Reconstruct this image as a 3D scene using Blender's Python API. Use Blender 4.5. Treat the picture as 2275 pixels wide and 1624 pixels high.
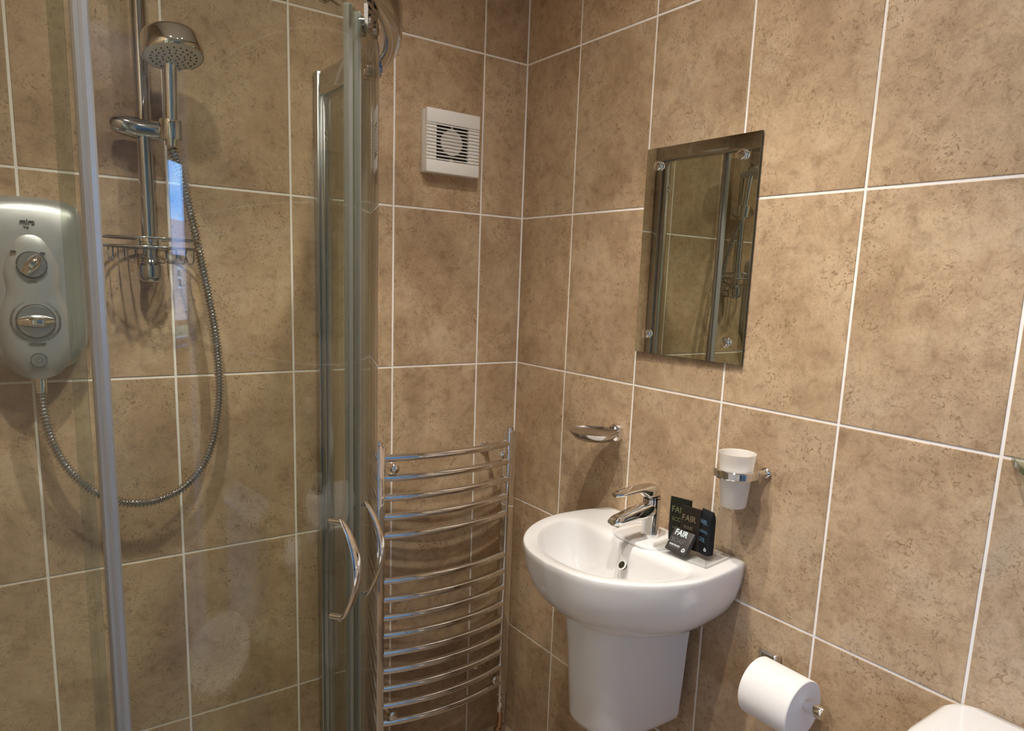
import bpy, bmesh, math, random
from mathutils import Vector, Matrix

random.seed(7)
for o in list(bpy.data.objects):
    bpy.data.objects.remove(o, do_unlink=True)
scene = bpy.context.scene
COL = scene.collection
PI = math.pi
ZO = 1.95                      # height of the first tile joint above the floor
def Z(z): return z + ZO        # heights below are measured from that joint

# ------------------------------------------------------------------ camera
W_PX, H_PX = 2275.0, 1624.0
F_PX, PX, PY = 1563.43, 1147.65, 891.22
yaw, pitch, roll = 0.6220, -0.1678, 0.0377
fw = Vector((math.sin(yaw)*math.cos(pitch), math.cos(yaw)*math.cos(pitch), math.sin(pitch)))
rt = Vector((math.cos(yaw), -math.sin(yaw), 0))
up = rt.cross(fw)
r2 = math.cos(roll)*rt + math.sin(roll)*up
u2 = -math.sin(roll)*rt + math.cos(roll)*up
cam_d = bpy.data.cameras.new('camera')
cam = bpy.data.objects.new('camera', cam_d)
COL.objects.link(cam)
cam.matrix_world = Matrix(((r2.x, u2.x, -fw.x, -1.1741), (r2.y, u2.y, -fw.y, -1.6440),
                           (r2.z, u2.z, -fw.z, Z(-0.5767)), (0, 0, 0, 1)))
cam_d.sensor_fit = 'HORIZONTAL'
cam_d.sensor_width = 36.0
cam_d.lens = F_PX/W_PX*36.0
cam_d.shift_x = (W_PX/2-PX)/W_PX
cam_d.shift_y = (PY-H_PX/2)/W_PX
cam_d.clip_start = 0.02
scene.camera = cam

# ------------------------------------------------------------------ colour management
vs = scene.view_settings
vs.view_transform = 'Standard'
vs.look = 'None'
vs.gamma = 1.0
vs.use_curve_mapping = False
vs.exposure = 0.72

# ------------------------------------------------------------------ world: daylight sky with thin cloud
wd = bpy.data.worlds.new('sky')
scene.world = wd
wd.use_nodes = True
nt = wd.node_tree
nt.nodes.clear()
wo = nt.nodes.new('ShaderNodeOutputWorld')
bg = nt.nodes.new('ShaderNodeBackground')
tc = nt.nodes.new('ShaderNodeTexCoord')
sep = nt.nodes.new('ShaderNodeSeparateXYZ')
rp = nt.nodes.new('ShaderNodeValToRGB')
rp.color_ramp.elements[0].position = 0.0
rp.color_ramp.elements[0].color = (0.13, 0.44, 1.0, 1)
rp.color_ramp.elements[1].position = 0.5
rp.color_ramp.elements[1].color = (0.05, 0.26, 0.9, 1)
nz = nt.nodes.new('ShaderNodeTexNoise')
nz.inputs['Scale'].default_value = 7.0
nz.inputs['Detail'].default_value = 5.0
mp = nt.nodes.new('ShaderNodeMapping')
mp.inputs['Scale'].default_value = (1, 1, 3)
cr = nt.nodes.new('ShaderNodeValToRGB')
cr.color_ramp.elements[0].position = 0.43
cr.color_ramp.elements[1].position = 0.78
mx = nt.nodes.new('ShaderNodeMixRGB')
mx.inputs[2].default_value = (0.38, 0.64, 1.0, 1)
nt.links.new(tc.outputs['Generated'], sep.inputs[0])
nt.links.new(sep.outputs['Z'], rp.inputs[0])
nt.links.new(tc.outputs['Generated'], mp.inputs[0])
nt.links.new(mp.outputs[0], nz.inputs['Vector'])
nt.links.new(nz.outputs['Fac'], cr.inputs[0])
nt.links.new(cr.outputs[0], mx.inputs[0])
nt.links.new(rp.outputs[0], mx.inputs[1])
nt.links.new(mx.outputs[0], bg.inputs['Color'])
bg.inputs['Strength'].default_value = 10.0
nt.links.new(bg.outputs[0], wo.inputs[0])

sun_d = bpy.data.lights.new('sun', 'SUN')      # lights the house across the way, outside
sun_d.energy = 16.0; sun_d.angle = 0.01; sun_d.color = (0.78, 0.88, 1.0)
sun = bpy.data.objects.new('sun', sun_d); COL.objects.link(sun)
sun.rotation_euler = (math.radians(-52), 0, math.radians(12)); sun.location = (0, 4, 12)
LAMP_W = 17.0                  # power of one ceiling downlight
LAMP_COL = (1.0, 0.945, 0.87)
SPILL_W = 9.5                 # wide spill round the beam
LAMPS = [(-1.08, -0.74), (-0.56, -0.76), (-0.74, -1.14)]
CEIL = Z(0.402)

# ------------------------------------------------------------------ materials
def mat(name):
    m = bpy.data.materials.new(name)
    m.use_nodes = True
    return m, m.node_tree, m.node_tree.nodes['Principled BSDF']
def simple(name, col, rough=0.5, metal=0.0, spec=0.5, coat=0.0, ior=None):
    m, t, b = mat(name)
    b.inputs['Base Color'].default_value = (*col, 1)
    b.inputs['Roughness'].default_value = rough
    b.inputs['Metallic'].default_value = metal
    b.inputs['Specular IOR Level'].default_value = spec
    b.inputs['Coat Weight'].default_value = coat
    # a faint procedural unevenness in the finish
    n = t.nodes.new('ShaderNodeTexNoise'); n.inputs['Scale'].default_value = 60.0
    r = t.nodes.new('ShaderNodeMapRange')
    r.inputs['To Min'].default_value = max(rough*0.85, 0.0)
    r.inputs['To Max'].default_value = min(rough*1.15, 1.0)
    c = t.nodes.new('ShaderNodeTexCoord')
    t.links.new(c.outputs['Object'], n.inputs['Vector'])
    t.links.new(n.outputs['Fac'], r.inputs['Value'])
    t.links.new(r.outputs[0], b.inputs['Roughness'])
    return m

def tile_material():
    m, t, b = mat('travertine_tile')
    N, L = t.nodes, t.links
    c = N.new('ShaderNodeTexCoord'); oi = N.new('ShaderNodeObjectInfo')
    mul = N.new('ShaderNodeVectorMath'); mul.operation = 'MULTIPLY_ADD'
    comb = N.new('ShaderNodeCombineXYZ')
    L.new(oi.outputs['Random'], comb.inputs[0]); L.new(oi.outputs['Random'], comb.inputs[1]); L.new(oi.outputs['Random'], comb.inputs[2])
    mul.inputs[1].default_value = (37.0, 91.0, 53.0)
    L.new(comb.outputs[0], mul.inputs[0]); L.new(c.outputs['Object'], mul.inputs[2])
    V = mul.outputs[0]
    def noise(scale, detail, rough=0.55, dist=0.0, vec=None):
        n = N.new('ShaderNodeTexNoise'); n.inputs['Scale'].default_value = scale
        n.inputs['Detail'].default_value = detail; n.inputs['Roughness'].default_value = rough
        n.inputs['Distortion'].default_value = dist
        L.new(vec or V, n.inputs['Vector']); return n.outputs['Fac']
    def ramp(fac, stops):
        r = N.new('ShaderNodeValToRGB'); e = r.color_ramp.elements
        while len(e) < len(stops): e.new(0.5)
        for k, (p, col) in enumerate(stops):
            e[k].position = p; e[k].color = (*col, 1)
        L.new(fac, r.inputs[0]); return r.outputs[0]
    def mixc(fac, a, bcol, mode='MIX'):
        x = N.new('ShaderNodeMixRGB'); x.blend_type = mode
        if isinstance(fac, float): x.inputs[0].default_value = fac
        else: L.new(fac, x.inputs[0])
        L.new(a, x.inputs[1])
        if isinstance(bcol, tuple): x.inputs[2].default_value = (*bcol, 1)
        else: L.new(bcol, x.inputs[2])
        return x.outputs[0]
    # broad cloudy drift, then a finer mottling, grain and dark worm-like pits
    big = ramp(noise(8.0, 4.0, 0.55, 0.3), [(0.28, (0.352, 0.238, 0.141)), (0.45, (0.440, 0.310, 0.190)), (0.60, (0.500, 0.365, 0.232)), (0.76, (0.468, 0.365, 0.252))])
    mid = ramp(noise(38.0, 6.0, 0.68, 0.5), [(0.30, (0.58, 0.51, 0.45)), (0.46, (0.94, 0.92, 0.90)), (0.60, (1.08, 1.07, 1.06)), (0.74, (1.20, 1.19, 1.17))])
    col = mixc(0.70, big, mid, 'MULTIPLY')
    fine = ramp(noise(260.0, 3.0, 0.7), [(0.3, (0.84, 0.82, 0.79)), (0.55, (1.04, 1.04, 1.04))])
    col = mixc(0.8, col, fine, 'MULTIPLY')
    pitm = ramp(noise(85.0, 3.0, 0.6, 2.2), [(0.565, (0, 0, 0)), (0.635, (1, 1, 1))])
    patch = ramp(noise(11.0, 3.0), [(0.40, (0.10, 0.10, 0.10)), (0.60, (1, 1, 1))])
    pm = mixc(1.0, pitm, patch, 'MULTIPLY')
    sc = N.new('ShaderNodeMath'); sc.operation = 'MULTIPLY'; sc.inputs[1].default_value = 0.75
    L.new(pm, sc.inputs[0])
    col = mixc(sc.outputs[0], col, (0.215, 0.130, 0.065))
    # each tile a little lighter or darker
    hv = N.new('ShaderNodeHueSaturation')
    mr = N.new('ShaderNodeMapRange'); mr.inputs['To Min'].default_value = 0.93; mr.inputs['To Max'].default_value = 1.07
    L.new(oi.outputs['Random'], mr.inputs['Value']); L.new(mr.outputs[0], hv.inputs['Value'])
    L.new(col, hv.inputs['Color'])
    L.new(hv.outputs[0], b.inputs['Base Color'])
    b.inputs['Roughness'].default_value = 0.42
    b.inputs['Specular IOR Level'].default_value = 0.35
    bp = N.new('ShaderNodeBump'); bp.inputs['Strength'].default_value = 0.25; bp.inputs['Distance'].default_value = 0.0015
    inv = N.new('ShaderNodeMath'); inv.operation = 'SUBTRACT'
    L.new(noise(40.0, 5.0), inv.inputs[0]); L.new(pm, inv.inputs[1])
    L.new(inv.outputs[0], bp.inputs['Height']); L.new(bp.outputs[0], b.inputs['Normal'])
    return m

def glass_material(name, tint, spec_rough=0.0, f0=0.045):
    """Thin clear sheet: straight-through tint plus a mirror reflection by Schlick's law."""
    m = bpy.data.materials.new(name); m.use_nodes = True
    t = m.node_tree; t.nodes.clear(); N, L = t.nodes, t.links
    out = N.new('ShaderNodeOutputMaterial'); tr = N.new('ShaderNodeBsdfTransparent'); gl = N.new('ShaderNodeBsdfGlossy')
    tr.inputs['Color'].default_value = (*tint, 1); gl.inputs['Roughness'].default_value = spec_rough
    lw = N.new('ShaderNodeLayerWeight'); lw.inputs['Blend'].default_value = 0.5
    p5 = N.new('ShaderNodeMath'); p5.operation = 'POWER'; p5.inputs[1].default_value = 5.0
    ma = N.new('ShaderNodeMath'); ma.operation = 'MULTIPLY_ADD'; ma.inputs[1].default_value = 1-f0; ma.inputs[2].default_value = f0
    mix = N.new('ShaderNodeMixShader')
    L.new(lw.outputs['Facing'], p5.inputs[0]); L.new(p5.outputs[0], ma.inputs[0]); L.new(ma.outputs[0], mix.inputs[0])
    L.new(tr.outputs[0], mix.inputs[1]); L.new(gl.outputs[0], mix.inputs[2]); L.new(mix.outputs[0], out.inputs[0])
    return m
def cloudy_material(name, col, clear, rough=0.35, tint=(1, 1, 1)):
    """Frosted plastic or glass: part see-through, part diffuse and translucent."""
    m = bpy.data.materials.new(name); m.use_nodes = True
    t = m.node_tree; t.nodes.clear(); N, L = t.nodes, t.links
    out = N.new('ShaderNodeOutputMaterial'); tr = N.new('ShaderNodeBsdfTransparent')
    tr.inputs['Color'].default_value = (*tint, 1)
    pb = N.new('ShaderNodeBsdfPrincipled'); pb.inputs['Base Color'].default_value = (*col, 1); pb.inputs['Roughness'].default_value = rough
    tl = N.new('ShaderNodeBsdfTranslucent'); tl.inputs['Color'].default_value = (*col, 1)
    m1 = N.new('ShaderNodeMixShader'); m1.inputs[0].default_value = 0.5
    m2 = N.new('ShaderNodeMixShader'); m2.inputs[0].default_value = clear
    L.new(pb.outputs[0], m1.inputs[1]); L.new(tl.outputs[0], m1.inputs[2])
    L.new(m1.outputs[0], m2.inputs[1]); L.new(tr.outputs[0], m2.inputs[2]); L.new(m2.outputs[0], out.inputs[0])
    return m
def emit_material(name, col, s):
    m = bpy.data.materials.new(name); m.use_nodes = True
    t = m.node_tree; t.nodes.clear()
    e = t.nodes.new('ShaderNodeEmission'); o = t.nodes.new('ShaderNodeOutputMaterial')
    e.inputs['Color'].default_value = (*col, 1); e.inputs['Strength'].default_value = s
    t.links.new(e.outputs[0], o.inputs[0]); return m
def brick_material():
    m, t, b = mat('brickwork')
    br = t.nodes.new('ShaderNodeTexBrick'); c = t.nodes.new('ShaderNodeTexCoord')
    mpn = t.nodes.new('ShaderNodeMapping'); mpn.inputs['Rotation'].default_value = (PI/2, 0, 0)
    br.inputs['Scale'].default_value = 4.0
    br.inputs['Color1'].default_value = (0.46, 0.36, 0.33, 1); br.inputs['Color2'].default_value = (0.38, 0.30, 0.29, 1)
    br.inputs['Mortar'].default_value = (0.5, 0.45, 0.42, 1)
    t.links.new(c.outputs['Object'], mpn.inputs[0]); t.links.new(mpn.outputs[0], br.inputs['Vector'])
    t.links.new(br.outputs['Color'], b.inputs['Base Color']); b.inputs['Roughness'].default_value = 0.9
    return m

M = {}
M['tile'] = tile_material()
M['grout'] = simple('cream_grout', (0.86, 0.81, 0.75), 0.8)
M['paint'] = simple('white_wall_paint', (0.78, 0.76, 0.73), 0.7)
M['bed'] = simple('bedroom_wall_paint', (0.46, 0.44, 0.42), 0.8)
M['ceil'] = simple('ceiling_paint', (0.82, 0.80, 0.77), 0.8)
M['floor'] = simple('floor_vinyl', (0.30, 0.22, 0.15), 0.4)
M['chrome'] = simple('chrome', (0.80, 0.79, 0.78), 0.045, 1.0)
M['chrome_dark'] = simple('dark_chrome', (0.55, 0.54, 0.53), 0.10, 1.0)  # chrome with a darker base colour
M['chrome_mid'] = simple('dim_reflection_chrome', (0.58, 0.58, 0.58), 0.06, 1.0)  # base darkened to stand for the dark room the riser mirrors
M['alu'] = simple('satin_aluminium', (0.50, 0.51, 0.52), 0.22, 1.0)
M['post'] = simple('grey_post_plastic', (0.33, 0.325, 0.31), 0.34, 0.40)
M['silver'] = simple('silver_plastic', (0.42, 0.42, 0.42), 0.33, 0.6, 0.5)
M['silver_dark'] = simple('silver_dial', (0.42, 0.42, 0.42), 0.25, 0.9)
M['porcelain'] = simple('white_porcelain', (0.80, 0.785, 0.77), 0.07, 0.0, 0.5, 0.3)
M['white_pl'] = simple('white_plastic', (0.80, 0.77, 0.72), 0.4)
M['dark'] = simple('flat_dark', (0.012, 0.010, 0.009), 0.6)
M['ink'] = simple('grey_print', (0.06, 0.06, 0.06), 0.6)
M['paper'] = simple('tissue_paper', (0.86, 0.83, 0.80), 0.9, 0.0, 0.1)
M['card'] = simple('cardboard_core', (0.36, 0.27, 0.18), 0.9)
M['glass'] = glass_material('shower_glass', (0.852, 0.872, 0.832))
M['clear'] = glass_material('clear_acrylic', (0.93, 0.93, 0.92))
M['shelf_glass'] = glass_material('shelf_glass', (0.90, 0.95, 0.90))
M['shelf_edge'] = simple('green_glass_edge', (0.03, 0.075, 0.04), 0.1)
M['pane'] = glass_material('window_pane', (0.96, 0.97, 0.97))
M['seal'] = cloudy_material('grey_seal', (0.42, 0.42, 0.39), 0.45, 0.25, (0.85, 0.87, 0.82))
M['frost'] = cloudy_material('frosted_glass', (0.92, 0.89, 0.84), 0.12, 0.3)
M['mirror'] = simple('mirror_silver', (0.66, 0.67, 0.60), 0.012, 1.0)
M['mirror_edge'] = simple('mirror_edge', (0.03, 0.035, 0.025), 0.2)
M['sach_g'] = simple('black_sachet_green_tint', (0.012, 0.013, 0.008), 0.5, 0.0, 0.2)
M['sach_b'] = simple('black_sachet_brown_tint', (0.018, 0.013, 0.009), 0.5, 0.0, 0.2)
M['sach_k'] = simple('black_tube', (0.010, 0.011, 0.013), 0.5, 0.0, 0.2)
M['box_k'] = simple('dark_soap_carton', (0.045, 0.038, 0.034), 0.45)
M['t_green'] = simple('print_olive', (0.10, 0.10, 0.045), 0.6)
M['t_brown'] = simple('print_brown', (0.12, 0.088, 0.05), 0.6)
M['t_blue'] = simple('print_blue', (0.055, 0.105, 0.15), 0.6)
M['t_white'] = simple('print_white', (0.62, 0.70, 0.70), 0.6)
M['t_dim'] = simple('print_dim', (0.12, 0.115, 0.11), 0.6)
M['oak'] = simple('dark_oak_door', (0.16, 0.095, 0.05), 0.45)
M['upvc'] = simple('white_upvc', (0.8, 0.8, 0.82), 0.3)
M['brick'] = brick_material()
M['roof'] = simple('roof_tiles', (0.36, 0.32, 0.34), 0.9)
M['lawn'] = simple('lawn', (0.10, 0.13, 0.06), 0.95)
M['copper'] = simple('copper_pipe', (0.62, 0.42, 0.28), 0.22, 1.0)
M['lens'] = emit_material('lamp_lens', (1.0, 0.88, 0.72), 30.0)

# ------------------------------------------------------------------ mesh helpers
def obj_from(name, bm, material, parent=None, smooth=False, loc=None, angle=None):
    me = bpy.data.meshes.new(name)
    bmesh.ops.recalc_face_normals(bm, faces=bm.faces)
    bm.to_mesh(me); bm.free()
    if material: me.materials.append(material)
    if smooth:
        for p in me.polygons: p.use_smooth = True
        if angle is not None:
            me.set_sharp_from_angle(angle=math.radians(angle))
    o = bpy.data.objects.new(name, me)
    COL.objects.link(o)
    if parent: o.parent = parent
    if loc: o.location = loc
    return o
def empty(name, loc=(0, 0, 0), label=None, cat=None, group=None, rotz=0.0):
    o = bpy.data.objects.new(name, None); COL.objects.link(o)
    o.location = loc; o.rotation_euler = (0, 0, rotz)
    o.empty_display_size = 0.05
    if label: tag(o, label, cat, group)
    return o
def tag(o, label, cat, group=None):
    o['label'] = label; o['category'] = cat
    if group: o['group'] = group
    return o
def struct(o):
    o['kind'] = 'structure'; return o
def add_box(bm, x0, x1, y0, y1, z0, z1, bevel=0.0, seg=2):
    vs_ = [bm.verts.new((x, y, z)) for x in (x0, x1) for y in (y0, y1) for z in (z0, z1)]
    f = [(0, 1, 3, 2), (4, 6, 7, 5), (0, 4, 5, 1), (2, 3, 7, 6), (0, 2, 6, 4), (1, 5, 7, 3)]
    fs = [bm.faces.new([vs_[i] for i in q]) for q in f]
    if bevel > 0:
        es = list({e for q in fs for e in q.edges})
        bmesh.ops.bevel(bm, geom=es, offset=bevel, segments=seg, profile=0.5, affect='EDGES')
    return bm
def box(name, b, material, parent=None, bevel=0.0, seg=2, smooth=False):
    bm = bmesh.new(); add_box(bm, *b, bevel=bevel, seg=seg)
    return obj_from(name, bm, material, parent, smooth or bevel > 0, angle=40)
def loft(bm, rings, closed=True, cap0=True, cap1=True):
    R = [[bm.verts.new(p) for p in r] for r in rings]
    n = len(rings[0])
    for a, b in zip(R, R[1:]):
        for i in range(n if closed else n-1):
            j = (i+1) % n
            bm.faces.new((a[i], a[j], b[j], b[i]))
    if cap0: bm.faces.new(R[0])
    if cap1: bm.faces.new(list(reversed(R[-1])))
    return R
def tube(bm, pts, rad, seg=12, caps=True, up_hint=None, flat=1.0):
    """Sweep a round (or flattened) section along pts; rad may be a list."""
    P = [Vector(p) for p in pts]; n = len(P)
    T = []
    for i in range(n):
        a = P[max(i-1, 0)]; b = P[min(i+1, n-1)]
        T.append((b-a).normalized())
    h = Vector(up_hint) if up_hint else (Vector((0, 0, 1)) if abs(T[0].z) < 0.9 else Vector((1, 0, 0)))
    N_ = (h - T[0]*h.dot(T[0])).normalized()
    rings = []
    for i in range(n):
        N_ = (N_ - T[i]*N_.dot(T[i])).normalized()
        B = T[i].cross(N_)
        r = rad[i] if isinstance(rad, (list, tuple)) else rad
        rings.append([P[i] + N_*(r*flat*math.cos(2*PI*k/seg)) + B*(r*math.sin(2*PI*k/seg)) for k in range(seg)])
    loft(bm, rings, True, caps, caps)
    return bm
def ring_tube(bm, pts, rad, seg=8):
    """Closed loop tube."""
    P = [Vector(p) for p in pts]; n = len(P); rings = []
    for i in range(n):
        T = (P[(i+1) % n]-P[i-1]).normalized()
        N_ = Vector((0, 0, 1)); N_ = (N_-T*N_.dot(T)).normalized(); B = T.cross(N_)
        rings.append([P[i]+N_*(rad*math.cos(2*PI*k/seg))+B*(rad*math.sin(2*PI*k/seg)) for k in range(seg)])
    R = [[bm.verts.new(p) for p in r] for r in rings]
    for i in range(n):
        a, b = R[i], R[(i+1) % n]
        for k in range(seg):
            j = (k+1) % seg
            bm.faces.new((a[k], a[j], b[j], b[k]))
    return bm
def lathe(bm, prof, seg=32, mtx=None):
    """prof = [(radius, height)...] about local Z, then placed by mtx."""
    mtx = mtx or Matrix.Identity(4)
    rings = []
    for r, z in prof:
        rings.append([mtx @ Vector((max(r, 1e-5)*math.cos(2*PI*k/seg), max(r, 1e-5)*math.sin(2*PI*k/seg), z)) for k in range(seg)])
    loft(bm, rings)
    bmesh.ops.remove_doubles(bm, verts=bm.verts, dist=2e-5)
    return bm
def axis_matrix(loc, zdir, xhint=(1, 0, 0)):
    z = Vector(zdir).normalized(); x = Vector(xhint); x = (x-z*x.dot(z))
    if x.length < 1e-4: x = Vector((0, 1, 0)); x = (x-z*x.dot(z))
    x.normalize(); y = z.cross(x)
    return Matrix(((x.x, y.x, z.x, loc[0]), (x.y, y.y, z.y, loc[1]), (x.z, y.z, z.z, loc[2]), (0, 0, 0, 1)))
def spline(ctrl, n):
    """Catmull-Rom through the control points, n samples."""
    P = [Vector(p) for p in ctrl]; P = [2*P[0]-P[1]]+P+[2*P[-1]-P[-2]]
    out = []; m = len(P)-3
    for i in range(n):
        u = i/(n-1)*m; k = min(int(u), m-1); t = u-k
        a, b, c, d = P[k:k+4]
        out.append(0.5*((2*b)+(c-a)*t+(2*a-5*b+4*c-d)*t*t+(3*b-a-3*c+d)*t*t*t))
    return out
def resample_len(pts, n):
    L = [0.0]
    for a, b in zip(pts, pts[1:]): L.append(L[-1]+(b-a).length)
    out = []; k = 0
    for i in range(n):
        s = L[-1]*i/(n-1)
        while k < len(L)-2 and L[k+1] < s: k += 1
        t = (s-L[k])/max(L[k+1]-L[k], 1e-9); out.append(pts[k].lerp(pts[k+1], min(max(t, 0), 1)))
    return out
def text_mesh(name, s, size, mtx, material, parent, depth=0.0004, bold=0.0, xs=1.0):
    cu = bpy.data.curves.new(name, 'FONT'); cu.body = s; cu.size = size
    cu.align_x = 'CENTER'; cu.align_y = 'CENTER'; cu.extrude = depth; cu.offset = bold
    tmp = bpy.data.objects.new(name+'_curve', cu); COL.objects.link(tmp)
    dg = bpy.context.evaluated_depsgraph_get()
    me = bpy.data.meshes.new_from_object(tmp.evaluated_get(dg))
    bpy.data.objects.remove(tmp, do_unlink=True); bpy.data.curves.remove(cu)
    me.transform(mtx @ Matrix.Diagonal((xs, 1, 1, 1)))
    me.materials.clear(); me.materials.append(material)
    o = bpy.data.objects.new(name, me); COL.objects.link(o); o.parent = parent
    return o

# ------------------------------------------------------------------ tiled walls
TH, TWB, TWR, OB, OR_ = 0.402, 0.632*0.402, 0.6335*0.402, 0.3399*0.402, 0.5436*0.402
XL = -1.36                    # left wall
YF = -2.10                    # wall behind the camera
G = 0.005                     # joint width
REC = 0.0016                  # joints lie this far behind the tile faces
zl = sorted([0.0]+[Z(-i*TH) for i in range(-1, 5)])
zl[-1] = CEIL
tile_cache = {}
def tile_mesh(w, h):
    key = (round(w, 4), round(h, 4))
    if key not in tile_cache:
        bm = bmesh.new()
        add_box(bm, -w/2, w/2, 0, 0.008, -h/2, h/2)
        es = [e for e in bm.edges if all(abs(v.co.y) < 1e-6 for v in e.verts)]
        bmesh.ops.bevel(bm, geom=es, offset=0.0012, segments=2, profile=0.5, affect='EDGES')
        bmesh.ops.recalc_face_normals(bm, faces=bm.faces)
        me = bpy.data.meshes.new('tile'); bm.to_mesh(me); bm.free()
        me.materials.append(M['tile']); tile_cache[key] = me
    return tile_cache[key]
def tile_wall(wall, breaks, place, rotz, zs=None):
    zs = zs or zl
    breaks = sorted(breaks)
    for a, b in zip(breaks, breaks[1:]):
        for z0, z1 in zip(zs, zs[1:]):
            w, h = (b-a)-G, (z1-z0)-G
            if w < 0.01 or h < 0.01: continue
            o = bpy.data.objects.new('tile', tile_mesh(w, h)); COL.objects.link(o)
            o.parent = wall
            o.location = place((a+b)/2, (z0+z1)/2); o.rotation_euler = (0, 0, rotz)
wall_back = struct(box('wall_back', (XL-0.1, 0.1, REC, 0.1, 0, CEIL), M['grout']))
tile_wall(wall_back, [XL, 0.0]+[-(OB+TWB*i) for i in range(5)], lambda u, z: (u, 0.0, z), 0.0)
wall_right = struct(box('wall_right', (REC, 0.1, YF-0.1, REC, 0, CEIL), M['grout']))
tile_wall(wall_right, [YF, 0.0]+[-(OR_+TWR*i) for i in range(8)], lambda u, z: (0.0, u, z), -PI/2)
wall_left = struct(box('wall_left', (XL-0.1, XL-REC, YF-0.1, REC, 0, CEIL), M['grout']))
tile_wall(wall_left, [-0.86]+[0.0]+[-(0.20+TWR*i) for i in range(3)], lambda u, z: (XL, u, z), PI/2)
wl2 = struct(box('wall_left_plaster', (XL-0.05, XL, YF, -0.863, 0, CEIL), M['paint']))
struct(box('floor', (XL-0.1, 0.1, YF-0.1, 0.1, -0.1, 0), M['floor']))
struct(box('ceiling', (XL-0.1, 0.1, YF-0.1, 0.1, CEIL, CEIL+0.1), M['ceil']))
# wall behind the camera with the doorway to the next room
DX0, DX1, DH = -0.98, -0.068, 2.02
bm = bmesh.new()
add_box(bm, XL-0.1, DX0, YF-0.1, YF, 0, CEIL); add_box(bm, DX1, 0.1, YF-0.1, YF, 0, CEIL); add_box(bm, DX0, DX1, YF-0.1, YF, DH, CEIL)
struct(obj_from('wall_front', bm, M['paint']))
bm = bmesh.new()
add_box(bm, DX0-0.06, DX0, YF, YF+0.016, 0, DH+0.06); add_box(bm, DX1, DX1+0.06, YF, YF+0.016, 0, DH+0.06); add_box(bm, DX0-0.06, DX1+0.06, YF, YF+0.016, DH, DH+0.06)
struct(obj_from('trim_1', bm, M['upvc']))
# the door stands wide open, folded back against the wall of the next room
dr = struct(box('door_1', (0, 0.90, -0.04, 0.0, 0.01, DH-0.01), M['oak'], bevel=0.003))
dr.location = (DX1+0.045, YF-0.135, 0); dr.rotation_euler = (0, 0, math.radians(-3))
for zz in ((0.15, 0.95), (1.08, 1.88)):
    box('door_panel', (0.12, 0.78, -0.046, -0.040, zz[0], zz[1]), M['oak'], dr, bevel=0.0025)
bm = bmesh.new(); tube(bm, [(0.84, -0.04, 1.02), (0.84, -0.09, 1.02), (0.73, -0.09, 1.02)], 0.009)
obj_from('door_handle', bm, M['chrome'], dr, True, angle=40)

# ------------------------------------------------------------------ next room and what its window shows
BX0, BX1, BY0, BY1 = -1.7, 2.7, -4.55, YF-0.1
struct(box('floor_bedroom', (BX0, BX1, BY0, BY1, -0.1, 0), M['floor']))
struct(box('ceiling_bedroom', (BX0, BX1, BY0, BY1, CEIL, CEIL+0.1), M['ceil']))
ly0, ly1 = -3.80, -2.75
bm = bmesh.new()
add_box(bm, BX0-0.1, BX0, BY0-0.1, ly0, 0, CEIL); add_box(bm, BX0-0.1, BX0, ly1, BY1, 0, CEIL); add_box(bm, BX0-0.1, BX0, ly0, ly1, 0, 0.8); add_box(bm, BX0-0.1, BX0, ly0, ly1, 2.13, CEIL)
struct(obj_from('wall_bedroom_left', bm, M['bed']))
fill_win = struct(box('fill_window', (BX0-0.075, BX0-0.071, ly0, ly1, 0.8, 2.13), M['pane']))  # unseen window, added to let cool fill light in through the doorway
bm = bmesh.new()
for (a, b, c, d) in ((ly0, ly0+0.05, 0.8, 2.13), (ly1-0.05, ly1, 0.8, 2.13), (ly0, ly1, 0.8, 0.85), (ly0, ly1, 2.08, 2.13), ((ly0+ly1)/2-0.02, (ly0+ly1)/2+0.02, 0.8, 2.13)):
    add_box(bm, BX0-0.1, BX0-0.05, a, b, c, d)
obj_from('window_frame', bm, M['upvc'], fill_win)
struct(box('wall_bedroom_right', (BX1, BX1+0.1, BY0-0.1, BY1, 0, CEIL), M['bed']))
struct(box('wall_bedroom_near', (0.1, BX1, BY1-0.02, BY1+0.08, 0, CEIL), M['bed']))
struct(box('wall_bedroom_near_left', (BX0, XL-0.1, BY1-0.02, BY1+0.08, 0, CEIL), M['bed']))
wx0, wx1, wz0, wz1 = 1.05, 2.25, 0.86, 2.13
bm = bmesh.new()
add_box(bm, BX0, wx0, BY0-0.1, BY0, 0, CEIL); add_box(bm, wx1, BX1, BY0-0.1, BY0, 0, CEIL)
add_box(bm, wx0, wx1, BY0-0.1, BY0, 0, wz0); add_box(bm, wx0, wx1, BY0-0.1, BY0, wz1, CEIL)
struct(obj_from('wall_bedroom_window', bm, M['bed']))
win = struct(box('window_1', (wx0, wx1, BY0-0.075, BY0-0.071, wz0, wz1), M['pane']))
bm = bmesh.new(); fwid = 0.05
for (a, b, c, d) in ((wx0, wx0+fwid, wz0, wz1), (wx1-fwid, wx1, wz0, wz1), (wx0, wx1, wz0, wz0+fwid), (wx0, wx1, wz1-fwid, wz1), (wx0, wx1, wz0+0.13, wz0+0.13+0.04)):
    add_box(bm, a, b, BY0-0.1, BY0-0.05, c, d)
obj_from('window_frame', bm, M['upvc'], win)
box('window_sill', (wx0-0.05, wx1+0.05, BY0-0.05, BY0+0.12, wz0-0.02, wz0+0.005), M['upvc'], win)
house = empty('brick_house', (14.0, -29.0, -0.8), 'red brick house with tiled roof seen reflected in the shower glass', 'house')
box('brick_wall', (-9, 9, -4, 0, 0, 2.9), M['brick'], house)
bm = bmesh.new()
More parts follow.
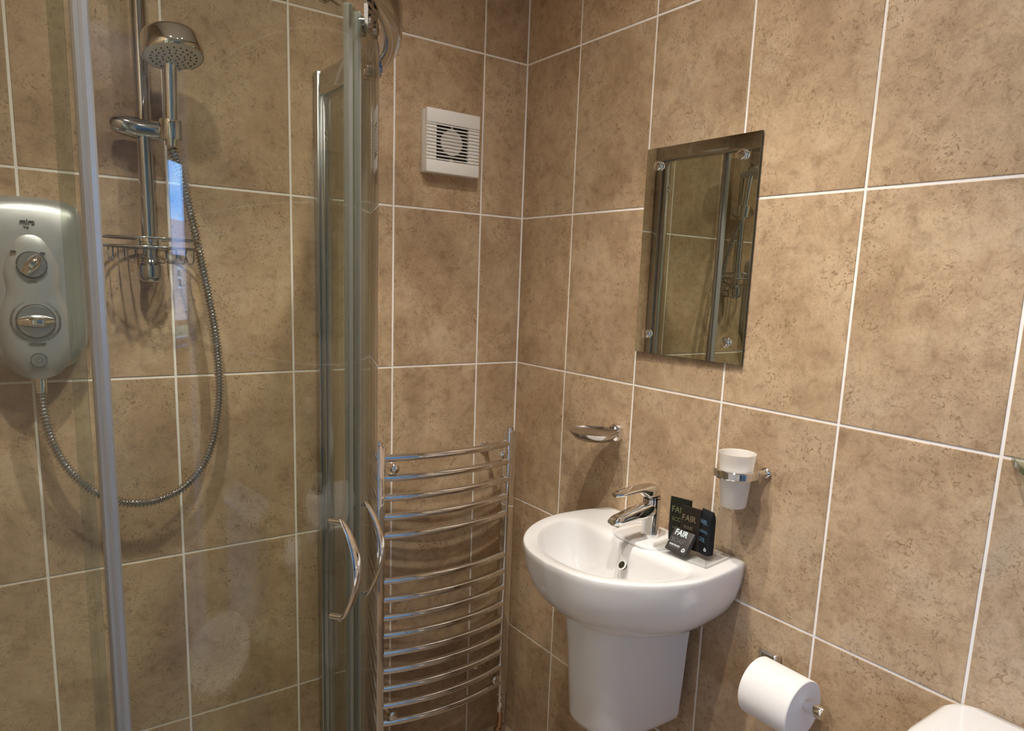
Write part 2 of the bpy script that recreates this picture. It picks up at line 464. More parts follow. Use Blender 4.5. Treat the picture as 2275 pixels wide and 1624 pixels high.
loft(bm, [[(x, 0.5, 2.75), (x, -2.0, 4.35), (x, -4.5, 2.75)] for x in (-9.3, 9.3)])
obj_from('roof', bm, M['roof'], house)
for wxx in (-6.2, -2.3, 1.5, 5.4):
    wnd = box('window', (wxx, wxx+0.75, 0.0, 0.05, 1.35, 2.25), M['upvc'], house)
    box('pane', (wxx+0.14, wxx+0.61, 0.05, 0.06, 1.87, 2.15), M['dark'], wnd)
    box('pane', (wxx+0.14, wxx+0.61, 0.05, 0.06, 1.45, 1.77), M['dark'], wnd)
struct(box('ground_outside', (-30, 60, -60, BY0-0.2, -1.0, -0.8), M['lawn']))

# ------------------------------------------------------------------ downlights
def downlight(x, y, i, label):
    e = empty('downlight', (x, y, CEIL), label, 'ceiling light', 'recessed ceiling downlights')
    bm = bmesh.new()
    lathe(bm, [(0.030, 0.0), (0.031, -0.006), (0.043, -0.008), (0.045, -0.004), (0.045, 0.0)], 32)
    obj_from('trim_ring', bm, M['chrome'], e, True, angle=40)
    bm = bmesh.new(); lathe(bm, [(0.0, -0.003), (0.028, -0.003), (0.028, -0.001), (0.0, -0.001)], 24)
    obj_from('lens', bm, M['lens'], e)
    for nm, en, sz_, bl in (('downlight_beam', LAMP_W, 90, 0.35), ('downlight_spill', SPILL_W, 158, 0.9)):
        ld = bpy.data.lights.new(nm, 'SPOT')
        ld.energy = en; ld.color = LAMP_COL; ld.spot_size = math.radians(sz_); ld.spot_blend = bl; ld.shadow_soft_size = 0.024
        lo = bpy.data.objects.new(nm, ld); COL.objects.link(lo); lo.parent = e; lo.location = (0, 0, -0.03)
for i, ((x, y), lab) in enumerate(zip(LAMPS, ('recessed chrome downlight in the ceiling above the shower', 'recessed chrome downlight in the ceiling above the basin', 'recessed chrome downlight in the ceiling nearest the doorway'))):
    downlight(x, y, i, lab)

# ------------------------------------------------------------------ shower enclosure
CX, CY = -1.11, -0.245
def arc(R, a0, a1, n, z):
    return [(CX+R*math.cos(math.radians(a0+(a1-a0)*i/(n-1))), CY-R*math.sin(math.radians(a0+(a1-a0)*i/(n-1))), z) for i in range(n)]
ZB, ZT = Z(-1.90), Z(-0.187)          # rails
enc = empty('shower_enclosure', (CX, CY, 0.0), 'curved glass shower enclosure with two sliding doors and chrome rail', 'shower enclosure')
enc_m = Matrix.Translation((-CX, -CY, 0))
def enc_obj(name, bm, material, parent=enc, smooth=False, angle=35):
    bm.transform(enc_m)
    return obj_from(name, bm, material, parent, smooth, angle=angle)
def rail_path(R):
    return [(CX+R, 0.0)] + [p[:2] for p in arc(R, 0, 90, 41, 0)] + [(XL, CY-R)]
def rail(name, R0, R1, z0, z1, material, rnd=0.006):
    # rounded section swept along the quadrant
    a, b = rail_path(R0), rail_path(R1)
    sec = []
    for (s, q) in ((0, 0), (1, 0), (1, 1), (0, 1)):
        for k in range(4):
            sec.append((s, q, k))
    rings = []
    wR, hZ = R1-R0, z1-z0
    for p, q in zip(a, b):
        ring = []
        for (cxs, czs, a0) in ((1, 0, -90), (1, 1, 0), (0, 1, 90), (0, 0, 180)):
            for k in range(5):
                t = math.radians(a0+90*k/4)
                u = (wR-rnd if cxs else rnd)+rnd*math.cos(t); v = (hZ-rnd if czs else rnd)+rnd*math.sin(t)
                f = u/wR
                ring.append((p[0]+(q[0]-p[0])*f, p[1]+(q[1]-p[1])*f, z0+v))
        rings.append(ring)
    bm = bmesh.new(); loft(bm, rings)
    return enc_obj(name, bm, material, smooth=True, angle=50)
rail('top_rail', 0.522, 0.556, ZT, Z(-0.131), M['chrome_dark'], 0.012)
rail('bottom_rail', 0.505, 0.552, ZB, Z(-1.865), M['chrome'], 0.006)
def sheet(bm, inner, outer, z0, z1):
    ring = list(inner)+list(reversed(outer))
    loft(bm, [[(x, y, z0) for x, y in ring], [(x, y, z1) for x, y in ring]])
RF = 0.535
bm = bmesh.new(); sheet(bm, [(CX+RF-0.003, -0.02), (CX+RF-0.003, CY+0.01)], [(CX+RF+0.003, -0.02), (CX+RF+0.003, CY+0.01)], ZB+0.03, ZT+0.003)
enc_obj('fixed_panel', bm, M['glass'])
bm = bmesh.new(); sheet(bm, [(CX-0.005, CY-RF+0.003), (XL+0.02, CY-RF+0.003)], [(CX-0.005, CY-RF-0.003), (XL+0.02, CY-RF-0.003)], ZB+0.03, ZT+0.003)
enc_obj('fixed_panel', bm, M['glass'])
# wall profiles: channel plus the glazing bead that stands proud of it
def profile(boxes, name='wall_profile', material=None):
    bm = bmesh.new()
    for b_ in boxes: add_box(bm, *b_, bevel=0.0025, seg=2)
    return enc_obj(name, bm, material or M['alu'], smooth=True, angle=40)
wp = profile([(CX+RF-0.017, CX+RF+0.019, -0.026, -0.0005, ZB, Z(-0.131)), (CX+RF-0.008, CX+RF+0.012, -0.040, -0.026, ZB, Z(-0.145))])
profile([(XL+0.0005, XL+0.028, CY-RF-0.019, CY-RF+0.017, ZB, Z(-0.131)), (XL+0.028, XL+0.042, CY-RF-0.012, CY-RF+0.008, ZB, Z(-0.145))])
bm = bmesh.new()
for zz in (Z(-0.262), Z(-0.276)):
    lathe(bm, [(0.0, 0.0), (0.004, 0.0), (0.004, 0.003), (0.0, 0.004)], 12, axis_matrix((CX+RF-0.002, -0.040, zz), (0, -1, 0)))
enc_obj('fixing_screw', bm, M['chrome'], wp, True)
# stiff sealing posts where the sliding doors overlap the fixed panes
def seal_post(ang, name):
    bm = bmesh.new()
    t = math.radians(ang); n = Vector((math.cos(t), -math.sin(t), 0)); tg = Vector((math.sin(t), math.cos(t), 0))
    base = Vector((CX, CY, 0))
    sec = [(0.519, -0.0065), (0.524, -0.0082), (0.534, -0.0082), (0.5385, -0.006), (0.5365, -0.002), (0.5395, 0.0015), (0.5385, 0.006), (0.534, 0.0082), (0.524, 0.0082), (0.519, 0.0065)]
    loft(bm, [[base+n*r+tg*q+Vector((0, 0, z)) for r, q in sec] for z in (ZB+0.03, ZT)])
    return enc_obj(name, bm, M['post'], smooth=True, angle=50)
seal_post(89.1, 'door_post'); seal_post(0.9, 'door_post')
# the two sliding doors
RD = 0.515; SEAM = 45.6
def door(a0, a1, seam_a, handle_a, rollers, sign):
    bm = bmesh.new()
    n = 30
    inn = [p[:2] for p in arc(RD-0.003, a0, a1, n, 0)]; out = [p[:2] for p in arc(RD+0.003, a0, a1, n, 0)]
    sheet(bm, inn, out, ZB+0.035, Z(-0.199))
    d = enc_obj('sliding_door', bm, M['glass'], smooth=True, angle=30)
    # magnetic strip on the meeting edge
    t = math.radians(seam_a); nr = Vector((math.cos(t), -math.sin(t), 0)); tg = Vector((math.sin(t), math.cos(t), 0))*sign
    base = Vector((CX, CY, 0))
    for nm, sec, mt in (('magnetic_seal', [(-0.006, 0.0005), (0.006, 0.0005), (0.006, 0.005), (0.004, 0.008), (-0.004, 0.008), (-0.006, 0.005)], M['seal']),
                        ('seal_core', [(-0.0025, 0.001), (0.0025, 0.001), (0.0025, 0.004), (-0.0025, 0.004)], M['alu'])):
        bm = bmesh.new()
        loft(bm, [[base+nr*(RD+r)+tg*q+Vector((0, 0, z)) for r, q in sec] for z in (ZB+0.035, Z(-0.199))])
        enc_obj(nm, bm, mt, d)
    # bow handle: flat strap, tapered to its feet
    ht = math.radians(handle_a); hn = Vector((math.cos(ht), -math.sin(ht), 0)); htg = Vector((math.sin(ht), math.cos(ht), 0))
    zt, zb = Z(-0.940), Z(-1.107); rings = []
    for i in range(25):
        u = i/24; z = zt+(zb-zt)*u; bow = math.sin(PI*u)**0.8*0.031+0.006
        w = 0.0035+0.0085*math.sin(PI*u)**0.7; th = 0.0032+0.0012*math.sin(PI*u)
        c = base+hn*(RD+0.003+bow)+Vector((0, 0, z))
        rings.append([c+htg*(w*math.cos(2*PI*k/12))+hn*(th*math.sin(2*PI*k/12)) for k in range(12)])
    bm = bmesh.new(); loft(bm, rings)
    for zz in (zt-0.006, zb+0.006):
        tube(bm, [base+hn*(RD-0.008)+Vector((0, 0, zz)), base+hn*(RD+0.012)+Vector((0, 0, zz))], 0.0045, 12)
    enc_obj('handle', bm, M['chrome'], d, True, 60)
    # twin-wheel hangers under the rail
    for ra in rollers:
        rt_ = math.radians(ra); rn = Vector((math.cos(rt_), -math.sin(rt_), 0)); rg = Vector((math.sin(rt_), math.cos(rt_), 0))
        bm = bmesh.new()
        for q in (-0.014, 0.014):
            c = base+rn*(RD-0.012)+rg*q+Vector((0, 0, Z(-0.205)))
            lathe(bm, [(0.0, 0.0), (0.011, 0.0), (0.012, 0.002), (0.012, 0.008), (0.006, 0.009), (0.006, 0.024), (0.010, 0.024), (0.010, 0.028), (0.0, 0.029)], 20, axis_matrix(c, rn))
        c0 = base+rn*(RD+0.010)+Vector((0, 0, Z(-0.198)))
        bx = [c0+rg*a_+rn*b_+Vector((0, 0, c_)) for c_ in (-0.02, 0.014) for a_, b_ in ((-0.026, -0.003), (0.026, -0.003), (0.026, 0.003), (-0.026, 0.003))]
        loft(bm, [bx[:4], bx[4:]])
        enc_obj('roller', bm, M['chrome_dark'], d, True, 35)
    return d
door(-2.0, SEAM-0.05, SEAM-1.4, 42.8, (40.0, 12.0), 1)
door(SEAM+0.05, 92.0, SEAM+1.4, 52.6, (55.0, 82.0), -1)
# shower tray
bm = bmesh.new()
def tray_ring(off, z):
    return [(XL+0.001+off*0, -0.001, z)]+[(CX+0.56-off, -0.001, z)]+[(x, y, z) for x, y, _ in arc(0.56-off, 0, 90, 25, 0)]+[(XL+0.001, CY-0.56+off, z)]
loft(bm, [tray_ring(0.0, 0.0), tray_ring(0.0, 0.045), tray_ring(0.06, 0.045), tray_ring(0.075, 0.028)])
obj = obj_from('shower_tray', bm, M['porcelain'], None, True, angle=40)
tag(obj, 'white quadrant shower tray under the glass enclosure', 'shower tray')

# ------------------------------------------------------------------ riser rail with slider, basket, handset, hose
bx, by = -0.945, -0.050
ris = empty('riser_rail', (bx, by, Z(-0.585)), 'chrome shower riser rail on the tiled wall with sliding clamp', 'shower rail')
rm = Matrix.Translation((-bx, -by, -Z(-0.585)))
def ris_obj(name, bm, material, parent=ris, angle=40):
    bm.transform(rm); return obj_from(name, bm, material, parent, True, angle=angle)
bm = bmesh.new(); tube(bm, [(bx, by, Z(-0.56)), (bx, by, Z(0.10))], 0.0140, 24); ris_obj('bar', bm, M['chrome_mid'])
for zz, s in ((Z(-0.566), -1), (Z(0.10), 1)):
    bm = bmesh.new()
    lathe(bm, [(0.0, 0.014), (0.0185, 0.014), (0.0195, 0.008), (0.0180, 0.005), (0.0195, 0.002), (0.0185, -0.002), (0.0225, -0.005), (0.0228, -0.010), (0.0228, -0.026), (0.0205, -0.034), (0.0125, -0.0395), (0.0, -0.041)], 32,
          Matrix.Translation((bx, by, zz)) @ (Matrix.Identity(4) if s < 0 else Matrix.Rotation(PI, 4, 'X')))
    tube(bm, [(bx, by+0.01, zz-s*-0.024), (bx, -0.001, zz-s*-0.024)], 0.013, 20)
    ris_obj('wall_bracket', bm, M['chrome_mid'])
# sliding clamp, a long pod with a holder eye at its right end
bm = bmesh.new(); sz = Z(-0.312)
pts = [(-1.000, by+0.004), (-0.994, by+0.002), (-0.980, by), (-0.955, by), (-0.930, by), (-0.912, by-0.006), (-0.902, by-0.012)]
rad = [0.012, 0.0175, 0.0205, 0.0222, 0.0212, 0.0190, 0.015]
tube(bm, [(p[0], p[1], sz+0.004*(i < 3)) for i, p in enumerate(pts)], rad, 20, flat=0.92, up_hint=(0, 0, 1))
cl = ris_obj('sliding_clamp', bm, M['chrome_mid'])
hx, hy = -0.9025, -0.088
haxis = Vector((-0.003, -0.10, 0.99)).normalized()
bm = bmesh.new()
lathe(bm, [(0.0135, -0.018), (0.0205, -0.018), (0.0215, -0.014), (0.0215, 0.014), (0.0205, 0.018), (0.0135, 0.018)], 28, axis_matrix((hx, hy, sz), haxis))
ris_obj('holder_eye', bm, M['chrome'], cl)

hs = empty('hand_shower', (hx, hy, sz), 'chrome hand shower with pale perforated face held in the riser clamp', 'shower head')
hm = Matrix.Translation((-hx, -hy, -sz))
def hs_obj(name, bm, material, parent=hs, angle=40):
    bm.transform(hm); return obj_from(name, bm, material, parent, True, angle=angle)
bm = bmesh.new()
c0 = Vector((hx, hy, sz))
hd = c0+haxis*0.140+Vector((0.0, -0.012, 0.0))
tube(bm, [c0+haxis*s for s in (-0.03, -0.015, 0.02, 0.06, 0.10, 0.128)]+[hd+Vector((0, 0.004, 0.012))], [0.0105, 0.012, 0.0128, 0.0132, 0.0135, 0.0145, 0.015], 20)
hs_obj('handle', bm, M['chrome'])
fn = Vector((0.06, -0.25, -0.97)).normalized()      # the spray face looks down and out
fc = Vector((-0.9010, -0.132, Z(-0.190)))
bm = bmesh.new()
lathe(bm, [(0.0, 0.046), (0.030, 0.0455), (0.044, 0.043), (0.0495, 0.039), (0.0518, 0.033), (0.0545, 0.010), (0.0545, 0.002), (0.0520, -0.001), (0.0505, 0.002), (0.0, 0.002)], 48, axis_matrix(fc, -fn))
head = hs_obj('spray_head', bm, M['chrome'])
bm = bmesh.new(); lathe(bm, [(0.0, 0.004), (0.0505, 0.004), (0.0505, 0.0005), (0.046, -0.0015), (0.0, -0.002)], 48, axis_matrix(fc, -fn))
hs_obj('spray_face', bm, simple('spray_face_plastic', (0.74, 0.72, 0.69), 0.35), head)
bm = bmesh.new(); am = axis_matrix(fc, fn)
for rr, nn in ((0.009, 6), (0.019, 12), (0.029, 16), (0.039, 22)):
    for k in range(nn):
        a = 2*PI*k/nn
        lathe(bm, [(0.0, 0.0010), (0.0016, 0.0010), (0.0013, 0.0032), (0.0, 0.0034)], 8, am @ Matrix.Translation((rr*math.cos(a), rr*math.sin(a), 0)))
noz = hs_obj('nozzles', bm, M['ink'], head); noz['kind'] = 'stuff'

# flexible hose: ribbed metal spiral hanging from heater to handset
hc = [(-1.141, -0.052, Z(-0.800)), (-1.1415, -0.052, Z(-0.835)), (-1.137, -0.052, Z(-0.880)), (-1.125, -0.054, Z(-0.930)), (-1.1045, -0.056, Z(-0.975)), (-1.070, -0.058, Z(-1.018)), (-1.020, -0.058, Z(-1.050)),
      (-0.965, -0.058, Z(-1.058)), (-0.910, -0.058, Z(-1.040)), (-0.868, -0.056, Z(-1.000)), (-0.842, -0.054, Z(-0.945)), (-0.828, -0.052, Z(-0.880)), (-0.8225, -0.050, Z(-0.815)), (-0.8265, -0.050, Z(-0.718)),
      (-0.839, -0.052, Z(-0.625)), (-0.856, -0.056, Z(-0.531)), (-0.874, -0.064, Z(-0.440)), (-0.892, -0.076, Z(-0.372)), (hx+0.0005, hy+0.004, Z(-0.345))]
path = resample_len(spline(hc, 600), 1000)
rr = [0.0078+0.0024*math.cos(2*PI*i/6.0) for i in range(len(path))]
bm = bmesh.new(); tube(bm, path, rr, 12)
hose = obj_from('shower_hose', bm, M['chrome_dark'], None, True)
tag(hose, 'ribbed metal shower hose hanging in a loop between heater and handset', 'hose')

bask = empty('soap_basket', (bx, by-0.012, Z(-0.53)), 'thin wire soap basket clipped to the foot of the shower rail', 'soap basket')
bmx = Matrix.Translation((-bx, -(by-0.012), -Z(-0.53)))
def bk(name, bm, material, parent=bask):
    bm.transform(bmx); return obj_from(name, bm, material, parent, True, angle=50)
bcx, bcy, ba, bb = bx, -0.073, 0.088, 0.062
def ell(a, b, z, n=56): return [(bcx+a*math.cos(2*PI*k/n), bcy+b*math.sin(2*PI*k/n), z) for k in range(n)]
for zz, q in ((Z(-0.520), 1.0), (Z(-0.537), 0.99)):
    bm = bmesh.new(); ring_tube(bm, ell(ba*q, bb*q, zz), 0.0022); bk('rim_wire', bm, M['chrome_dark'])
for k in range(9):
    u = -0.8+1.6*k/8; xx = bcx+ba*u; hb = bb*math.sqrt(max(1-u*u, 0.02))
    bm = bmesh.new()
    tube(bm, [(xx, bcy-hb, Z(-0.537)), (xx, bcy-hb*0.94, Z(-0.556)), (xx, bcy-hb*0.6, Z(-0.566)), (xx, bcy+hb*0.6, Z(-0.566)), (xx, bcy+hb*0.94, Z(-0.556)), (xx, bcy+hb, Z(-0.537))], 0.0014, 6)
    bk('base_wire', bm, M['chrome_dark'])
bm = bmesh.new(); lathe(bm, [(0.0143, -0.010), (0.0205, -0.010), (0.0215, -0.007), (0.0215, 0.007), (0.0205, 0.010), (0.0143, 0.010)], 28, Matrix.Translation((bx, by, Z(-0.5285))))
bk('clip_collar', bm, M['chrome'])

# ------------------------------------------------------------------ electric shower heater
HXC = -1.142
heat = empty('shower_heater', (HXC, 0, Z(-0.62)), 'silver electric shower unit with two dials on the tiled wall', 'shower heater')
hmx = Matrix.Translation((-HXC, 0, -Z(-0.62)))
def ht(name, bm, material, parent=heat, angle=40):
    bm.transform(hmx); return obj_from(name, bm, material, parent, True, angle=angle)
def heater_outline(n=64):
    # half outline from the top centre round to the bottom centre, then mirrored
    ctrl = [(0.0, -0.4560), (0.045, -0.4585), (0.070, -0.4650), (0.0815, -0.4750), (0.0845, -0.490), (0.0855, -0.56), (0.0870, -0.63), (0.0865, -0.69), (0.0810, -0.728), (0.066, -0.757), (0.036, -0.775), (0.0, -0.780)]
    half = resample_len(spline([(x, 0, z) for x, z in ctrl], 300), n//2+1)
    rgt = [(p.x, p.z) for p in half]
    return rgt+[(-x, z) for x, z in reversed(rgt[1:-1])]
ho = heater_outline()
def hring(s, y, zc=-0.62): return [(HXC+x*s, y, Z(zc+(z-zc)*s)) for x, z in ho]
bm = bmesh.new()
loft(bm, [hring(0.97, -0.001), hring(0.99, -0.004), hring(1.0, -0.03), hring(0.995, -0.045), hring(0.97, -0.058), hring(0.92, -0.067), hring(0.84, -0.073), hring(0.6, -0.079), hring(0.3, -0.082), hring(0.08, -0.083)])
ht('body', bm, M['silver'])
# softly raised, waisted fascia carrying the dials
def fasc(s, y):
    pts = []
    for k in range(64):
        a = 2*PI*k/64
        zz = -0.648+0.117*math.cos(a)
        w = 0.052-0.009*math.cos(a)-0.010*math.exp(-((zz+0.628)/0.026)**2)
        pts.append((HXC+math.copysign(abs(math.sin(a))**0.8, math.sin(a))*w*s, y, Z(-0.648+(zz+0.648)*s)))
    return pts
bm = bmesh.new(); loft(bm, [fasc(1.20, -0.068), fasc(1.12, -0.0755), fasc(1.02, -0.0805), fasc(0.92, -0.0835), fasc(0.8, -0.0855), fasc(0.5, -0.0875), fasc(0.1, -0.0880)])
fas = ht('fascia', bm, M['silver'], angle=80)
def dial(zc, r, name, lever_ang, lever_len):
    c = (HXC, -0.0885, Z(zc)); am = axis_matrix(c, (0, -1, 0), (1, 0, 0))
    bm = bmesh.new(); lathe(bm, [(0.0, -0.006), (r, -0.006), (r, 0.004), (r*0.93, 0.0062), (0.0, 0.0068)], 40, am)
    d = ht(name, bm, M['silver_dark'])
    bm = bmesh.new(); ring_tube(bm, [am @ Vector((r*1.02*math.cos(2*PI*k/40), r*1.02*math.sin(2*PI*k/40), 0.0035)) for k in range(40)], 0.0009, 6); ht('dial_edge', bm, M['ink'], d)
    # lever grip across the dial
    bm = bmesh.new(); ca, sa = math.cos(lever_ang), math.sin(lever_ang); rings = []
    for i in range(13):
        u = i/12; s = (-1+2*u)*lever_len; w = (0.0035+0.0085*math.sin(PI*min(u*0.85+0.08, 1))**0.8); hgt = 0.014*math.sin(PI*min(max(u, 0.03), 0.97))**0.5
        rings.append([am @ Vector((s*ca-q*sa, s*sa+q*ca, h)) for q, h in ((-w, 0.004), (-w*0.8, 0.004+hgt*0.6), (-w*0.3, 0.004+hgt), (w*0.3, 0.004+hgt), (w*0.8, 0.004+hgt*0.6), (w, 0.004))])
    loft(bm, rings); ht('grip', bm, M['chrome'], d)
    return d
dial(-0.579, 0.0228, 'power_dial', math.radians(-128), 0.0205)
dial(-0.680, 0.0298, 'temperature_dial', math.radians(180), 0.0275)
bm = bmesh.new()
for k in range(60):
    a = math.radians(-62+304*k/59)
    am = axis_matrix((HXC, -0.0865, Z(-0.680)), (0, -1, 0), (1, 0, 0)) @ Matrix.Rotation(a, 4, 'Z')
    for r0 in (0.0355,):
        q = [am @ Vector((r0+dx, dy, 0.0012)) for dx, dy in ((0, -0.0005), (0.0035, -0.0005), (0.0035, 0.0005), (0, 0.0005))]
        p = [am @ Vector((r0+dx, dy, -0.003)) for dx, dy in ((0, -0.0005), (0.0035, -0.0005), (0.0035, 0.0005), (0, 0.0005))]
        loft(bm, [p, q])
tk = ht('scale_ticks', bm, M['ink'], fas); tk['kind'] = 'stuff'
bm = bmesh.new()
bm.free()
for x0, x1, zz in ((-0.013, 0.013, -0.7205), (-0.0062, 0.0062, -0.6085), (-0.030, -0.022, -0.5555), (0.014, 0.022, -0.5565)):
    bm = bmesh.new(); add_box(bm, HXC+x0, HXC+x1, -0.0895, -0.076, Z(zz)-0.0007, Z(zz)+0.0007)
    ht('scale_mark', bm, M['ink'], fas)
wm = lambda x, y, z: axis_matrix((x, y, z), (0, -1, 0), (1, 0, 0))
text_mesh('brand_lettering', 'mira', 0.0125, hmx @ wm(HXC-0.002, -0.0772, Z(-0.5030)), M['ink'], heat, 0.0022, 0.0003, 1.0)
text_mesh('model_lettering', 'Vie', 0.0060, hmx @ wm(HXC-0.004, -0.0785, Z(-0.5120)), M['ink'], heat, 0.0022, 0.0, 1.0)
am = axis_matrix((HXC, -0.0850, Z(-0.7515)), (0, -1, 0), (1, 0, 0))
bm = bmesh.new(); lathe(bm, [(0.0, -0.02), (0.0125, -0.02), (0.0125, 0.001), (0.0115, 0.002), (0.0, 0.0022)], 32, am); btn = ht('power_button', bm, M['silver_dark'])
bm = bmesh.new(); ring_tube(bm, [am @ Vector((0.0128*math.cos(2*PI*k/32), 0.0110*math.sin(2*PI*k/32)*1.16, 0.0012)) for k in range(32)], 0.0008, 6); ht('button_ring', bm, M['ink'], btn)
bm = bmesh.new()
tube(bm, [am @ Vector((0.0048*math.sin(math.radians(a)), 0.0048*math.cos(math.radians(a)), 0.0026)) for a in range(35, 326, 15)], 0.0006, 6)
tube(bm, [am @ Vector((0, 0.0008, 0.0026)), am @ Vector((0, 0.0058, 0.0026))], 0.0006, 6)
ht('power_symbol', bm, M['ink'], btn)
bm = bmesh.new(); lathe(bm, [(0.0, 0.012), (0.0098, 0.012), (0.0098, -0.030), (0.0088, -0.034), (0.0, -0.034)], 24, Matrix.Translation((HXC+0.001, -0.052, Z(-0.784))))
ht('hose_outlet', bm, M['chrome'])

# ------------------------------------------------------------------ extractor fan
fx0, fx1, fz0, fz1 = -0.3203, -0.1672, Z(-0.3155), Z(-0.1640)
fan = empty('extractor_fan', ((fx0+fx1)/2, 0, (fz0+fz1)/2), 'square white extractor fan with slatted grille high on the tiled wall', 'extractor fan')
fmx = Matrix.Translation((-(fx0+fx1)/2, 0, -(fz0+fz1)/2))
def fo(name, bm, material, parent=fan, smooth=False):
    bm.transform(fmx); return obj_from(name, bm, material, parent, smooth, angle=40)
fcx, fcz = (fx0+fx1)/2-0.002, (fz0+fz1)/2+0.001
bm = bmesh.new(); add_box(bm, fx0+0.001, fx1-0.001, -0.0235, -0.0005, fz0+0.001, fz1-0.001, 0.002); fo('housing', bm, M['white_pl'], smooth=True)
for z0, z1, nm in ((fz1-0.0335, fz1, 'top_plate'), (fz0, fz0+0.0305, 'bottom_plate')):
    bm = bmesh.new(); add_box(bm, fx0, fx1, -0.0350, -0.0230, z0, z1, 0.0025); fo(nm, bm, M['white_pl'], smooth=True)
bm = bmesh.new(); add_box(bm, fcx-0.046, fcx+0.046, -0.0242, -0.0230, fcz-0.046, fcz+0.047); fo('intake_shade_panel', bm, M['dark'])  # flat dark panel: shade behind the slats put into its colour
bm = bmesh.new(); lathe(bm, [(0.0, 0.0), (0.031, 0.0), (0.031, 0.003), (0.0, 0.0035)], 40, axis_matrix((fcx, -0.0245, fcz), (0, -1, 0)))
add_box(bm, fcx-0.003, fcx+0.003, -0.0272, -0.0240, fcz+0.026, fcz+0.046); add_box(bm, fcx-0.005, fcx+0.005, -0.0272, -0.0240, fcz-0.046, fcz-0.039)
fo('centre_disc', bm, M['white_pl'], smooth=True)
ns = 11; zA, zB_ = fz1-0.0365, fz0+0.0335
for k in range(ns):
    zz = zA+(zB_-zA)*k/(ns-1)
    bm = bmesh.new(); add_box(bm, fx0+0.0006, fx1-0.0006, -0.0345, -0.0310, zz-0.0014, zz+0.0014, 0.0006); fo('slat', bm, M['white_pl'], smooth=True)
for a, b in ((fx0+0.0006, fcx-0.046), (fcx+0.046, fx1-0.0006)):
    bm = bmesh.new(); add_box(bm, a, b, -0.0315, -0.0232, fz0+0.025, fz1-0.025); fo('side_plate', bm, M['white_pl'])

# ------------------------------------------------------------------ mirror
my0, my1, mz0, mz1 = -0.7740, -0.4808, Z(-0.7238), Z(-0.2793)
mir = empty('wall_mirror', (0, (my0+my1)/2, (mz0+mz1)/2), 'frameless rectangular mirror held by four chrome studs above the basin', 'mirror', None, 0.010)
mmx = Matrix.Translation((0, -(my0+my1)/2, -(mz0+mz1)/2))
bm = bmesh.new(); add_box(bm, -0.0085, -0.0045, my0, my1, mz0, mz1); bm.transform(mmx); obj_from('backing', bm, M['mirror_edge'], mir)
bm = bmesh.new(); add_box(bm, -0.0096, -0.0085, my0+0.0005, my1-0.0005, mz0+0.0005, mz1-0.0005); bm.transform(mmx); obj_from('mirror_glass', bm, M['mirror'], mir)
for sy, szz in ((-0.5195, Z(-0.318)), (-0.7360, Z(-0.3193)), (-0.5172, Z(-0.6807)), (-0.7320, Z(-0.6815))):
    bm = bmesh.new(); lathe(bm, [(0.0, -0.009), (0.006, -0.009), (0.006, -0.001), (0.0095, 0.0), (0.0105, 0.002), (0.0105, 0.0065), (0.009, 0.0085), (0.0, 0.0095)], 28, axis_matrix((-0.0094, sy, szz), (-1, 0, 0)))
    bm.transform(mmx); obj_from('stud', bm, M['chrome'], mir, True, angle=40)

# ------------------------------------------------------------------ towel radiator
ry = -0.078; rxl, rxr = -0.4640, -0.0705; rz1, rz0 = Z(-0.984), Z(-1.775)
rad_ = empty('towel_radiator', ((rxl+rxr)/2, ry, rz0), 'chrome ladder towel radiator with curved bars on the tiled wall', 'towel radiator')
rmx = Matrix.Translation((-(rxl+rxr)/2, -ry, -rz0))
def ro(name, bm, material=None, parent=rad_, angle=40):
    bm.transform(rmx); return obj_from(name, bm, material or M['chrome'], parent, True, angle=angle)
for xx in (rxl, rxr):
    bm = bmesh.new()
    sec = [(0.0150*math.copysign(abs(math.cos(a))**0.42, math.cos(a)), 0.0150*math.copysign(abs(math.sin(a))**0.42, math.sin(a))) for a in [2*PI*k/24 for k in range(24)]]
    loft(bm, [[(xx+x*s, ry+y*s, z) for x, y in sec] for s, z in ((0.85, rz0), (1.0, rz0+0.003), (1.0, rz1-0.003), (0.85, rz1))])
    up_ = ro('upright', bm)
    bm = bmesh.new(); lathe(bm, [(0.0115, -0.002), (0.0115, 0.004), (0.009, 0.009), (0.004, 0.011), (0.0, 0.0115)], 20, Matrix.Translation((xx, ry, rz1))); ro('end_cap', bm, None, up_)
zs_ = [-1.0185, -1.0695, -1.1205, -1.1710, -1.2210, -1.3420, -1.3915, -1.4410, -1.4905, -1.5405, -1.5900, -1.6400, -1.6895, -1.7390]
for q in zs_:
    pts = []
    for i in range(21):
        u = i/20; xx = rxl+0.008+(rxr-rxl-0.016)*u
        pts.append((xx, ry-0.004-0.030*(1-(2*u-1)**2), Z(q)))
    bm = bmesh.new(); tube(bm, pts, 0.0098, 16); ro('bar', bm)
for xx in (rxl+0.034, rxr-0.034):
    for zz in (Z(-1.0445), Z(-1.7150)):
        bm = bmesh.new(); u = (xx-rxl)/(rxr-rxl); yb = ry-0.030*(1-(2*u-1)**2)
        lathe(bm, [(0.0, -0.004), (0.010, -0.004), (0.0125, 0.0), (0.0125, 0.012), (0.0095, 0.015), (0.0, 0.016)], 22, axis_matrix((xx, yb-0.004, zz), (0, -1, 0)))
        tube(bm, [(xx, yb, zz), (xx, -0.006, zz)], 0.0075, 16)
        lathe(bm, [(0.0, 0.0), (0.017, 0.0), (0.017, 0.004), (0.012, 0.008), (0.0, 0.008)], 22, axis_matrix((xx, -0.0005, zz), (0, -1, 0)))
        ro('wall_bracket', bm)
